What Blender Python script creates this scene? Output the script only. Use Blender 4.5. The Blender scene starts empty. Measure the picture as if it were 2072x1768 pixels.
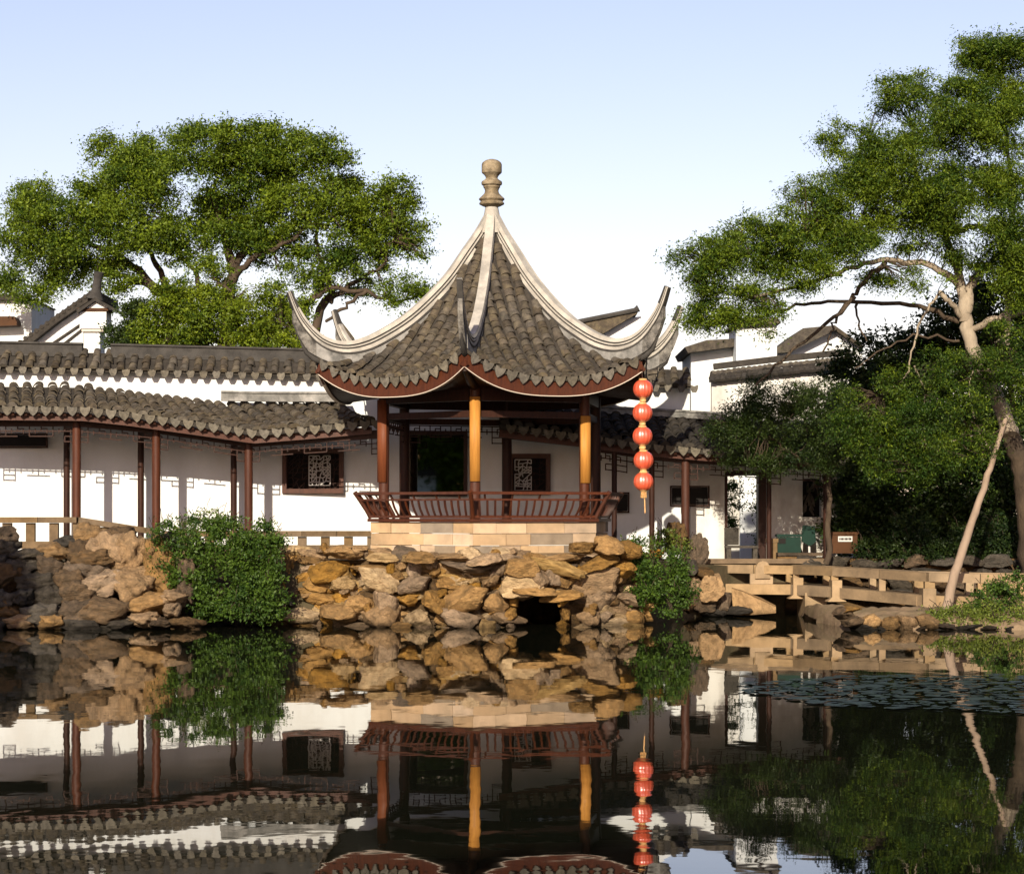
import bpy, math, random
import numpy as np
from mathutils import Vector, Matrix, noise

random.seed(7)
R = math.radians
scene = bpy.context.scene
col = scene.collection

# ------------------------------------------------------------------ camera, sky, sun, exposure
F = 4725.0            # focal length in units of a 2072-wide picture
HOR = 1040.0          # horizon row in that picture
EYE = 2.02            # eye height above the pond
cam_d = bpy.data.cameras.new('camera')
cam = bpy.data.objects.new('camera', cam_d)
col.objects.link(cam)
cam.location = (0, 0, EYE)
cam.rotation_euler = (R(90), 0, 0)
cam_d.sensor_width = 36
cam_d.lens = F / 2072 * 36
cam_d.shift_y = (HOR - 884) / 2072
cam_d.clip_start = 0.1
cam_d.clip_end = 3000
scene.camera = cam

SUN_AZ, SUN_EL = -9.0, 22.5      # degrees left of the view's back, elevation
w = bpy.data.worlds.new('World')
scene.world = w
w.use_nodes = True
nt = w.node_tree
bg = nt.nodes['Background']
sky = nt.nodes.new('ShaderNodeTexSky')
sky.sky_type = 'NISHITA'
sky.sun_disc = False
sky.sun_elevation = R(SUN_EL)
sky.sun_rotation = R(180 - SUN_AZ)
sky.air_density = 1.0
sky.dust_density = 0.85
sky.ozone_density = 2.0
tint = nt.nodes.new('ShaderNodeMix')          # warm white balance of the whole sky
tint.data_type = 'RGBA'; tint.blend_type = 'MULTIPLY'
tint.inputs[0].default_value = 1.0
tint.inputs[7].default_value = (1.27, 0.955, 0.93, 1)
nt.links.new(sky.outputs[0], tint.inputs[6])
nt.links.new(tint.outputs[2], bg.inputs[0])
bg.inputs[1].default_value = 0.095
sun_d = bpy.data.lights.new('sun', 'SUN')
sun_d.energy = 5.0
sun_d.angle = R(0.5)
sun_d.color = (1.0, 0.88, 0.70)
sun = bpy.data.objects.new('sun', sun_d)
col.objects.link(sun)
sdir = Vector((math.sin(R(SUN_AZ)) * math.cos(R(SUN_EL)), -math.cos(R(SUN_AZ)) * math.cos(R(SUN_EL)), math.sin(R(SUN_EL))))
sun.rotation_euler = sdir.to_track_quat('Z', 'Y').to_euler()
sun.location = sdir * 60
scene.view_settings.view_transform = 'Standard'
scene.view_settings.look = 'None'
scene.view_settings.gamma = 1
scene.view_settings.exposure = 0.85
scene.view_settings.use_curve_mapping = False
scene.cycles.max_bounces = 6
scene.cycles.diffuse_bounces = 3
scene.cycles.glossy_bounces = 4
scene.cycles.transparent_max_bounces = 8

# ------------------------------------------------------------------ helpers
def P(u, v, d):
    return Vector(((u - 1036) * d / F, d, EYE + (HOR - v) * d / F))
def X(u, d): return (u - 1036) * d / F
def Z(v, d): return EYE + (HOR - v) * d / F

def node(nt, t, **kw):
    n = nt.nodes.new(t)
    for k, v in kw.items():
        setattr(n, k, v)
    return n

ALB = 0.80      # overall reflectance trim for the weathered surfaces
def material(name, c1, c2=None, rough=0.8, scale=6.0, bump=0.0, bscale=None, vary=0.0, detail=6, spec=0.12,
             stain=None, stain_scale=1.2, stain_amt=0.5, metal=0.0, stretch=(1, 1, 1), lo=0.35, hi=0.65):
    alb = 0.92 if 'plaster' in name else ALB
    c1 = tuple(q * alb for q in c1)
    c2 = tuple(q * alb for q in c2) if c2 else None
    stain = tuple(q * alb for q in stain) if stain else None
    m = bpy.data.materials.new(name)
    m.use_nodes = True
    nt = m.node_tree
    b = nt.nodes['Principled BSDF']
    b.inputs['Roughness'].default_value = rough
    b.inputs['Metallic'].default_value = metal
    b.inputs['Specular IOR Level'].default_value = spec
    tc = node(nt, 'ShaderNodeTexCoord')
    mp = node(nt, 'ShaderNodeMapping')
    mp.inputs['Scale'].default_value = stretch
    nt.links.new(tc.outputs['Object'], mp.inputs[0])
    oi = node(nt, 'ShaderNodeObjectInfo')
    mul = node(nt, 'ShaderNodeMath', operation='MULTIPLY')
    mul.inputs[1].default_value = 57.0
    nt.links.new(oi.outputs['Random'], mul.inputs[0])
    def nz(s, d=6, r=0.6):
        n = node(nt, 'ShaderNodeTexNoise', noise_dimensions='4D')
        n.inputs['Scale'].default_value = s
        n.inputs['Detail'].default_value = d
        n.inputs['Roughness'].default_value = r
        nt.links.new(mp.outputs[0], n.inputs['Vector'])
        nt.links.new(mul.outputs[0], n.inputs['W'])
        return n
    n1 = nz(scale, detail)
    rp = node(nt, 'ShaderNodeMapRange')
    rp.inputs[1].default_value = lo
    rp.inputs[2].default_value = hi
    nt.links.new(n1.outputs[0], rp.inputs[0])
    mx = node(nt, 'ShaderNodeMix', data_type='RGBA')
    mx.inputs[6].default_value = (*c1, 1)
    mx.inputs[7].default_value = (*(c2 or c1), 1)
    nt.links.new(rp.outputs[0], mx.inputs[0])
    out = mx.outputs[2]
    if stain:
        n2 = nz(stain_scale, 5, 0.65)
        r2 = node(nt, 'ShaderNodeMapRange')
        r2.inputs[1].default_value = 0.45
        r2.inputs[2].default_value = 0.72
        r2.inputs[4].default_value = stain_amt
        nt.links.new(n2.outputs[0], r2.inputs[0])
        m2 = node(nt, 'ShaderNodeMix', data_type='RGBA')
        nt.links.new(r2.outputs[0], m2.inputs[0])
        nt.links.new(out, m2.inputs[6])
        m2.inputs[7].default_value = (*stain, 1)
        out = m2.outputs[2]
    if vary:
        hv = node(nt, 'ShaderNodeHueSaturation')
        r3 = node(nt, 'ShaderNodeMapRange')
        r3.inputs[3].default_value = 1 - vary
        r3.inputs[4].default_value = 1 + vary
        nt.links.new(oi.outputs['Random'], r3.inputs[0])
        nt.links.new(r3.outputs[0], hv.inputs['Value'])
        r4 = node(nt, 'ShaderNodeMath', operation='FRACT')
        m4 = node(nt, 'ShaderNodeMath', operation='MULTIPLY')
        m4.inputs[1].default_value = 13.7
        nt.links.new(oi.outputs['Random'], m4.inputs[0])
        nt.links.new(m4.outputs[0], r4.inputs[0])
        r5 = node(nt, 'ShaderNodeMapRange')
        r5.inputs[3].default_value = 1 - vary
        r5.inputs[4].default_value = 1 + vary * 0.6
        nt.links.new(r4.outputs[0], r5.inputs[0])
        nt.links.new(r5.outputs[0], hv.inputs['Saturation'])
        nt.links.new(out, hv.inputs['Color'])
        out = hv.outputs[0]
    nt.links.new(out, b.inputs['Base Color'])
    if bump:
        n3 = nz(bscale or scale * 3, 8, 0.65)
        bp = node(nt, 'ShaderNodeBump')
        bp.inputs['Strength'].default_value = 1.0
        bp.inputs['Distance'].default_value = bump
        nt.links.new(n3.outputs[0], bp.inputs['Height'])
        nt.links.new(bp.outputs[0], b.inputs['Normal'])
    return m

def leaf_material(name, dark, light, trans=0.3, hue2=None):
    m = bpy.data.materials.new(name)
    m.use_nodes = True
    nt = m.node_tree
    nt.nodes.clear()
    o = node(nt, 'ShaderNodeOutputMaterial')
    at = node(nt, 'ShaderNodeAttribute', attribute_name='tone')
    mx = node(nt, 'ShaderNodeMix', data_type='RGBA')
    mx.inputs[6].default_value = (*dark, 1)
    mx.inputs[7].default_value = (*light, 1)
    nt.links.new(at.outputs['Fac'], mx.inputs[0])
    d = node(nt, 'ShaderNodeBsdfPrincipled')
    d.inputs['Roughness'].default_value = 0.55
    d.inputs['Specular IOR Level'].default_value = 0.25
    t = node(nt, 'ShaderNodeBsdfTranslucent')
    nt.links.new(mx.outputs[2], d.inputs['Base Color'])
    br = node(nt, 'ShaderNodeMix', data_type='RGBA', blend_type='MULTIPLY')
    br.inputs[0].default_value = 1
    nt.links.new(mx.outputs[2], br.inputs[6])
    br.inputs[7].default_value = (1.5, 1.35, 0.5, 1)
    nt.links.new(br.outputs[2], t.inputs[0])
    ms = node(nt, 'ShaderNodeMixShader')
    ms.inputs[0].default_value = trans
    nt.links.new(d.outputs[0], ms.inputs[1])
    nt.links.new(t.outputs[0], ms.inputs[2])
    nt.links.new(ms.outputs[0], o.inputs[0])
    return m

M = {}
M['plaster'] = material('white_plaster', (0.60, 0.63, 0.64), (0.55, 0.575, 0.58), 0.9, 1.5, 0.004, 18, stain=(0.42, 0.40, 0.36), stain_scale=1.1, stain_amt=0.5, stretch=(1, 1, 0.4))
M['old_plaster'] = material('weathered_plaster', (0.56, 0.56, 0.53), (0.46, 0.45, 0.42), 0.9, 1.3, 0.005, 16, stain=(0.26, 0.235, 0.20), stain_scale=1.3, stain_amt=0.75, stretch=(1, 1, 0.5))
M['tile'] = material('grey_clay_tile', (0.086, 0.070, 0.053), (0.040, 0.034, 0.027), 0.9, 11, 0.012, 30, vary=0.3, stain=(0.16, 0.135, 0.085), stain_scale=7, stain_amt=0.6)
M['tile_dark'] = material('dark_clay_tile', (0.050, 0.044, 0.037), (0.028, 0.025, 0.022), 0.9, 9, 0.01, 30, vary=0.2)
M['drip'] = material('drip_clay', (0.165, 0.148, 0.116), (0.085, 0.076, 0.061), 0.85, 14, 0.01, 40, vary=0.22)
M['ridge_white'] = material('limewashed_ridge', (0.52, 0.49, 0.43), (0.33, 0.31, 0.275), 0.85, 3, 0.008, 25, stain=(0.20, 0.19, 0.17), stain_scale=2.2, stain_amt=0.85)
M['ridge_grey'] = material('weathered_ridge', (0.22, 0.215, 0.20), (0.085, 0.085, 0.08), 0.85, 3.5, 0.01, 22, stain=(0.5, 0.48, 0.45), stain_scale=3.1, stain_amt=0.6)
M['ridge_mottled'] = material('mottled_ridge', (0.17, 0.16, 0.145), (0.04, 0.038, 0.035), 0.9, 7, 0.03, 18, stain=(0.36, 0.34, 0.30), stain_scale=6, stain_amt=0.7)
M['ridge_dark'] = material('dark_ridge', (0.062, 0.058, 0.053), (0.034, 0.032, 0.03), 0.85, 5, 0.008, 25)
M['finial'] = material('finial_stone', (0.21, 0.165, 0.10), (0.12, 0.095, 0.062), 0.8, 9, 0.01, 30, stain=(0.5, 0.42, 0.30), stain_scale=6, stain_amt=0.6)
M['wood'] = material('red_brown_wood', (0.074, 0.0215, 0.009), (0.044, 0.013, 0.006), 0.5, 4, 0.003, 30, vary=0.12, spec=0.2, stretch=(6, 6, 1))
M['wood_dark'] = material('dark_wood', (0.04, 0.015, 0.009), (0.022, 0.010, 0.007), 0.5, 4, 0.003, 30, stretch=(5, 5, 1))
M['board'] = material('yellow_board', (0.46, 0.215, 0.045), (0.33, 0.145, 0.03), 0.5, 3, 0.002, 20, stretch=(9, 9, 0.8))
M['board_brown'] = material('brown_board', (0.16, 0.05, 0.02), (0.12, 0.036, 0.015), 0.5, 3, 0.002, 20, stretch=(9, 9, 0.8))
M['trim'] = material('pale_trim', (0.55, 0.48, 0.40), None, 0.6)
M['block'] = material('cream_block', (0.47, 0.335, 0.205), (0.38, 0.265, 0.16), 0.85, 3, 0.006, 28, vary=0.2, stain=(0.20, 0.155, 0.10), stain_scale=1.6, stain_amt=0.7)
M['block_grey'] = material('grey_block', (0.24, 0.19, 0.135), (0.16, 0.125, 0.09), 0.85, 4, 0.006, 28, vary=0.15)
M['mortar'] = material('mortar', (0.085, 0.054, 0.026), (0.04, 0.027, 0.015), 0.95, 6, 0.02, 18)  # darkened so the crevices between stones read as shaded
M['cap'] = material('sandstone_cap', (0.16, 0.108, 0.058), (0.10, 0.068, 0.038), 0.9, 6, 0.008, 30, vary=0.15)
M['bridge'] = material('bridge_stone', (0.36, 0.25, 0.138), (0.26, 0.18, 0.098), 0.9, 3, 0.01, 25, vary=0.14, stain=(0.13, 0.095, 0.055), stain_scale=1.8, stain_amt=0.85)
M['bridge_dark'] = material('darker_bridge_stone', (0.19, 0.135, 0.08), (0.11, 0.08, 0.05), 0.9, 3, 0.012, 25, vary=0.14, stain=(0.30, 0.21, 0.12), stain_scale=1.8, stain_amt=0.6)
M['black'] = material('recess_shade', (0.012, 0.010, 0.009), None, 0.7)  # near-black colour in place of shade inside openings
M['slab'] = material('dark_slate', (0.018, 0.016, 0.015), (0.012, 0.011, 0.010), 0.6, 5, spec=0.05)
M['red'] = material('red_silk', (0.62, 0.10, 0.042), (0.54, 0.075, 0.032), 0.36, 8, 0.002, 30, spec=1.0)
_b = M['red'].node_tree.nodes['Principled BSDF']; _b.inputs['Coat Weight'].default_value = 0.6; _b.inputs['Coat Roughness'].default_value = 0.32
M['gold'] = material('gold_paper', (0.70, 0.46, 0.20), (0.45, 0.22, 0.08), 0.5, 22)
M['green'] = material('green_paint', (0.002, 0.026, 0.017), (0.002, 0.018, 0.012), 0.5, 4)
M['brown_sign'] = material('brown_sign', (0.07, 0.028, 0.009), (0.05, 0.02, 0.006), 0.6, 4)
M['grey_paint'] = material('grey_white', (0.55, 0.54, 0.52), (0.45, 0.44, 0.42), 0.7, 3)
M['bark'] = material('dark_bark', (0.085, 0.062, 0.042), (0.045, 0.034, 0.025), 0.9, 6, 0.03, 14, stretch=(1, 1, 0.3))
M['bark_pale'] = material('pale_bark', (0.37, 0.31, 0.235), (0.22, 0.18, 0.13), 0.85, 4, 0.025, 10, stretch=(1, 1, 0.35), stain=(0.16, 0.13, 0.10), stain_scale=2.2, stain_amt=0.6)
M['bark_bare'] = material('bare_wood', (0.30, 0.225, 0.165), (0.20, 0.148, 0.105), 0.8, 4, 0.012, 14, stretch=(1, 1, 0.25))
M['soil'] = material('soil', (0.10, 0.075, 0.045), (0.055, 0.05, 0.028), 0.95, 3, 0.03, 8)
M['islet'] = material('islet_rock', (0.24, 0.172, 0.11), (0.14, 0.098, 0.06), 0.9, 2.5, 0.03, 9, stain=(0.16, 0.13, 0.07), stain_scale=2, stain_amt=0.7)

def rock_material(name, c1, c2, stain, vary):
    m = material(name, c1, c2, 0.85, 3.0, 0.08, 9, vary=vary, stain=stain, stain_scale=2.6, stain_amt=0.8)
    nt = m.node_tree
    b = nt.nodes['Principled BSDF']
    g = node(nt, 'ShaderNodeNewGeometry')
    sp = node(nt, 'ShaderNodeSeparateXYZ')
    nt.links.new(g.outputs['Position'], sp.inputs[0])
    mr = node(nt, 'ShaderNodeMapRange')
    mr.inputs[1].default_value = 0.04
    mr.inputs[2].default_value = 0.16
    mr.inputs[3].default_value = 0.35
    mr.inputs[4].default_value = 1.0
    nt.links.new(sp.outputs[2], mr.inputs[0])
    src = b.inputs['Base Color'].links[0].from_socket
    mm = node(nt, 'ShaderNodeMix', data_type='RGBA', blend_type='MULTIPLY')
    mm.inputs[0].default_value = 1
    nt.links.new(src, mm.inputs[6])
    nt.links.new(mr.outputs[0], mm.inputs[7])     # damp tide mark at the waterline
    nt.links.new(mm.outputs[2], b.inputs['Base Color'])
    return m
M['rock'] = rock_material('tan_rock', (0.47, 0.28, 0.105), (0.28, 0.16, 0.06), (0.11, 0.075, 0.035), 0.3)
M['rock_tan'] = rock_material('weathered_tan_rock', (0.37, 0.235, 0.115), (0.21, 0.135, 0.07), (0.09, 0.065, 0.038), 0.25)
M['rock_pale'] = rock_material('pale_rock', (0.56, 0.39, 0.185), (0.36, 0.23, 0.10), (0.15, 0.10, 0.045), 0.2)
M['rock_brown'] = rock_material('brown_rock', (0.17, 0.105, 0.052), (0.08, 0.055, 0.032), (0.045, 0.035, 0.022), 0.3)
M['rock_grey'] = rock_material('grey_rock', (0.105, 0.088, 0.068), (0.05, 0.044, 0.036), (0.035, 0.03, 0.022), 0.25)

M['leaf_tree'] = leaf_material('leaf_olive', (0.022, 0.052, 0.005), (0.158, 0.215, 0.012), 0.3)
M['leaf_light'] = leaf_material('leaf_yellow_green', (0.032, 0.066, 0.005), (0.175, 0.225, 0.011), 0.3)
M['leaf_dark'] = leaf_material('leaf_dark', (0.008, 0.020, 0.004), (0.038, 0.060, 0.009), 0.2)
M['leaf_ivy'] = leaf_material('leaf_ivy', (0.014, 0.038, 0.006), (0.062, 0.110, 0.011), 0.25)
M['leaf_grass'] = leaf_material('leaf_grass', (0.045, 0.075, 0.010), (0.13, 0.16, 0.022), 0.25)

ORG = {}
def org(o):
    return ORG.get(o.name, Vector((0, 0, 0))) if o else Vector((0, 0, 0))

class MB:
    def __init__(s): s.v = []; s.f = []
    def add(s, vs, fs):
        b = len(s.v)
        s.v += [Vector(x) for x in vs]
        s.f += [tuple(i + b for i in f) for f in fs]
        return s
    def box(s, c, size, rot=None):
        hx, hy, hz = size[0] / 2, size[1] / 2, size[2] / 2
        vs = [Vector((x, y, z)) for x in (-hx, hx) for y in (-hy, hy) for z in (-hz, hz)]
        if rot is not None: vs = [rot @ v for v in vs]
        c = Vector(c)
        return s.add([c + v for v in vs], [(0, 1, 3, 2), (4, 6, 7, 5), (0, 4, 5, 1), (2, 3, 7, 6), (0, 2, 6, 4), (1, 5, 7, 3)])
    def beam(s, a, b, w, h, up=Vector((0, 0, 1))):
        a = Vector(a); b = Vector(b)
        d = (b - a); L = d.length
        if L < 1e-6: return s
        d /= L
        sd = d.cross(up)
        if sd.length < 1e-4: sd = Vector((1, 0, 0))
        sd.normalize()
        u2 = sd.cross(d)
        rot = Matrix((sd, d, u2)).transposed()
        return s.box((a + b) / 2, (w, L, h), rot)
    def tube(s, pts, rad, n=8, cap=True):
        pts = [Vector(p) for p in pts]
        b = len(s.v)
        prev = None
        for i, p in enumerate(pts):
            t = (pts[min(i + 1, len(pts) - 1)] - pts[max(i - 1, 0)])
            if t.length < 1e-7: t = Vector((0, 0, 1))
            t.normalize()
            ref = prev if prev is not None else (Vector((1, 0, 0)) if abs(t.x) < 0.8 else Vector((0, 1, 0)))
            a = ref - t * ref.dot(t)
            if a.length < 1e-5: a = t.orthogonal()
            a.normalize(); prev = a
            c = t.cross(a)
            r = rad[i] if hasattr(rad, '__len__') else rad
            for k in range(n):
                an = 2 * math.pi * k / n
                s.v.append(p + (a * math.cos(an) + c * math.sin(an)) * r)
        for i in range(len(pts) - 1):
            for k in range(n):
                k2 = (k + 1) % n
                s.f.append((b + i * n + k, b + i * n + k2, b + (i + 1) * n + k2, b + (i + 1) * n + k))
        if cap:
            s.f.append(tuple(b + k for k in reversed(range(n))))
            e = b + (len(pts) - 1) * n
            s.f.append(tuple(e + k for k in range(n)))
        return s
    def lathe(s, c, prof, n=16):
        c = Vector(c)
        b = len(s.v)
        for r, z in prof:
            for k in range(n):
                an = 2 * math.pi * k / n
                s.v.append(c + Vector((r * math.cos(an), r * math.sin(an), z)))
        for i in range(len(prof) - 1):
            for k in range(n):
                k2 = (k + 1) % n
                s.f.append((b + i * n + k, b + i * n + k2, b + (i + 1) * n + k2, b + (i + 1) * n + k))
        s.f.append(tuple(b + k for k in reversed(range(n))))
        e = b + (len(prof) - 1) * n
        s.f.append(tuple(e + k for k in range(n)))
        return s
    def prism(s, poly, ext):
        """poly: list of 3D points (planar), ext: extrusion vector"""
        n = len(poly); ext = Vector(ext)
        vs = [Vector(p) for p in poly] + [Vector(p) + ext for p in poly]
        fs = [tuple(range(n)), tuple(reversed(range(n, 2 * n)))]
        fs += [(i, i + n, (i + 1) % n + n, (i + 1) % n) for i in range(n)]
        return s.add(vs, fs)
    def grid(s, fn, nu, nv, thick=0.0, flip=False):
        b = len(s.v)
        for i in range(nu + 1):
            for j in range(nv + 1):
                s.v.append(Vector(fn(i / nu, j / nv)))
        q = lambda i, j: b + i * (nv + 1) + j
        for i in range(nu):
            for j in range(nv):
                f = (q(i, j), q(i + 1, j), q(i + 1, j + 1), q(i, j + 1))
                s.f.append(tuple(reversed(f)) if flip else f)
        return s
    def sweep(s, pts, ups, prof, scales=None, closed=True):
        """sweep a closed 2D profile (side, up) along pts with given up vectors"""
        b = len(s.v); n = len(prof)
        for i, p in enumerate(pts):
            t = (pts[min(i + 1, len(pts) - 1)] - pts[max(i - 1, 0)]).normalized()
            sd = t.cross(ups[i]).normalized()
            u2 = sd.cross(t)
            k = scales[i] if scales else 1
            for (x, y) in prof:
                s.v.append(p + sd * x * k + u2 * y * k)
        for i in range(len(pts) - 1):
            for k in range(n):
                k2 = (k + 1) % n
                s.f.append((b + i * n + k, b + i * n + k2, b + (i + 1) * n + k2, b + (i + 1) * n + k))
        s.f.append(tuple(b + k for k in reversed(range(n))))
        e = b + (len(pts) - 1) * n
        s.f.append(tuple(e + k for k in range(n)))
        return s
    def mesh(s, name, mat, off=Vector((0, 0, 0)), smooth=None):
        me = bpy.data.meshes.new(name)
        me.from_pydata([v - off for v in s.v], [], s.f)
        me.materials.append(mat)
        if smooth is not None:
            me.polygons.foreach_set('use_smooth', [True] * len(me.polygons))
            me.set_sharp_from_angle(angle=R(smooth))
        me.update()
        return me
    def build(s, name, mat, parent=None, smooth=None, kind=None):
        me = s.mesh(name, mat, org(parent), smooth)
        o = bpy.data.objects.new(name, me)
        col.objects.link(o)
        if parent:
            o.parent = parent
            ORG[o.name] = org(parent).copy()
        if kind: o['kind'] = kind
        return o

def tag(o, label, cat, group=None):
    o['label'] = label; o['category'] = cat
    if group: o['group'] = group
    return o
def thing(name, label, cat, loc, group=None):
    o = bpy.data.objects.new(name, None)
    col.objects.link(o)
    o.empty_display_size = 0.2
    o.location = loc
    ORG[o.name] = Vector(loc)
    return tag(o, label, cat, group)
def inst(name, me, mat4, parent):
    o = bpy.data.objects.new(name, me)
    col.objects.link(o)
    o.parent = parent
    o.matrix_basis = Matrix.Translation(-org(parent)) @ mat4
    return o
def frame(o, x, y, z):
    m = Matrix((x, y, z)).transposed().to_4x4()
    m.translation = o
    return m
def interp(x, xs, ys): return float(np.interp(x, xs, ys))

# ------------------------------------------------------------------ shared small meshes
def cover_tile(closed=False, L=0.23, r0=0.070, r1=0.086, hs=0.85):
    mb = MB(); n = 6
    def arc(y, r, dz):
        return [Vector((-r * math.cos(math.pi * k / n), y, r * hs * math.sin(math.pi * k / n) + dz)) for k in range(n + 1)]
    a = arc(0, r0, 0.0); b = arc(L, r1, 0.012); c = arc(L, r1 - 0.02, 0.010)
    vs = a + b + c
    fs = []
    for k in range(n):
        fs.append((k, k + 1, n + 1 + k + 1, n + 1 + k))
        fs.append((n + 1 + k, n + 1 + k + 1, 2 * n + 2 + k + 1, 2 * n + 2 + k))
    if closed:
        fs.append(tuple(2 * n + 2 + k for k in range(n + 1)))
    return mb.add(vs, fs)
TILE = cover_tile(); TILE_END = cover_tile(True)
me_tile = TILE.mesh('roof_tile', M['tile'], smooth=50)
me_tile_end = TILE_END.mesh('end_tile', M['tile'], smooth=50)
me_tile_dk = TILE.mesh('roof_tile_dark', M['tile_dark'], smooth=50)
me_tile_end_dk = TILE_END.mesh('end_tile_dark', M['tile_dark'], smooth=50)
def drip_mb(wd=0.10, h=0.175, th=0.018):
    pts = [(-wd, 0.03), (-wd * 1.0, -0.04), (-wd * 0.82, -0.085), (-wd * 0.45, -0.135), (0, -h), (wd * 0.45, -0.135), (wd * 0.82, -0.085), (wd, -0.04), (wd, 0.03), (0.0, 0.0)]
    return MB().prism([Vector((x, 0, z)) for x, z in pts], (0, th, 0))
DRIP = drip_mb()
me_drip = DRIP.mesh('drip_tile', M['drip'])
DRIP_S = drip_mb(0.08, 0.13)
me_drip_s = DRIP_S.mesh('small_drip_tile', M['drip'])

def tile_paths(paths, parent, budget, mesh=None, mesh_end=None, drip=None, exposure=0.17, drips=None, rest_name='roof_tiles', fat=1.0):
    """paths: list of (points eave->top, across vector); places cover tiles up every path; first `budget` become parts, the rest one mesh"""
    mesh = mesh or me_tile; mesh_end = mesh_end or me_tile_end
    todo = []
    for pi, (pts, ac) in enumerate(paths):
        seg = [(pts[i + 1] - pts[i]).length for i in range(len(pts) - 1)]
        tot = sum(seg); cum = [0]
        for q in seg: cum.append(cum[-1] + q)
        xs = [[p[k] for p in pts] for k in range(3)]
        at = lambda s: Vector([interp(s, cum, xs[k]) for k in range(3)])
        row = 0; s = 0.0
        while s < tot - 0.03:
            a = at(s); b = at(min(s + exposure, tot))
            dn = a - b
            if dn.length < 1e-4: break
            dn.normalize()
            nrm = ac.cross(dn)
            if nrm.z < 0: nrm = -nrm
            nrm.normalize()
            x = dn.cross(nrm).normalized()
            jit = Matrix.Rotation(random.gauss(0, 0.05), 4, 'Z') @ Matrix.Rotation(random.gauss(0, 0.03), 4, 'X') @ Matrix.Rotation(random.gauss(0, 0.06), 4, 'Y')
            o = a - dn * 0.23 + dn * 0.03 + x * random.gauss(0, 0.008) + nrm * random.uniform(-0.004, 0.010)
            sc = random.uniform(0.93, 1.07)
            todo.append((row, pi, frame(o, x, dn, nrm) @ jit @ Matrix.Diagonal((sc * fat, 1, sc * fat, 1))))
            s += exposure * random.uniform(0.92, 1.08); row += 1
    todo.sort(key=lambda t: (t[0], t[1]))
    rest = MB()
    for i, (row, pi, m) in enumerate(todo):
        if i < budget:
            inst('end_tile' if row == 0 else 'roof_tile', mesh_end if row == 0 else mesh, m, parent)
        else:
            src = TILE if row else TILE_END
            rest.add([m @ v for v in src.v], src.f)
    if rest.v:
        rest.build(rest_name, mesh.materials[0], parent, smooth=50, kind='stuff')

# ------------------------------------------------------------------ setting: ground, water
xl = [-400, -60, -10.2, -9.2, -7.2, -6.2, -5.2, -4.6, -3.9, -2.4, -0.7, 0.0, 0.01, 0.93, 0.94, 1.2, 2.2, 2.7, 3.3, 4.4, 5.4, 6.0, 7.0, 12, 60, 400]
yl = [44.5, 44.5, 42.8, 42.6, 42.6, 43.1, 43.4, 42.9, 42.5, 42.4, 42.1, 42.25, 45.2, 45.2, 42.4, 42.4, 42.8, 43.6, 45.6, 47.0, 47.8, 48.0, 47.6, 46.6, 46, 46]
zl = [1.15] * 18 + [1.05, 0.98, 0.95, 0.92, 0.9, 0.9, 0.9, 0.9]
g = MB()
n = len(xl)
vs = []
for x, y, z in zip(xl, yl, zl):
    vs += [Vector((x, y, -1.2)), Vector((x, y, z)), Vector((x, 60, z)), Vector((x * 6 if abs(x) > 50 else x, 900, z))]
fs = []
for i in range(n - 1):
    for j in range(3):
        fs.append((4 * i + j, 4 * (i + 1) + j, 4 * (i + 1) + j + 1, 4 * i + j + 1))
g.add(vs, fs).build('ground', M['soil'], kind='structure')
MB().add([(-900, -900, -1.2), (900, -900, -1.2), (900, 60, -1.2), (-900, 60, -1.2)], [(0, 1, 2, 3)]).build('pond_bed', M['soil'], kind='structure')
MB().add([(-60, -7, 0.95), (60, -7, 0.95), (900, -900, 0.95), (-900, -900, 0.95), (-60, -7, -1.2), (60, -7, -1.2)], [(3, 2, 1, 0), (0, 1, 5, 4)]).build('near_bank', M['soil'], kind='structure')

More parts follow.
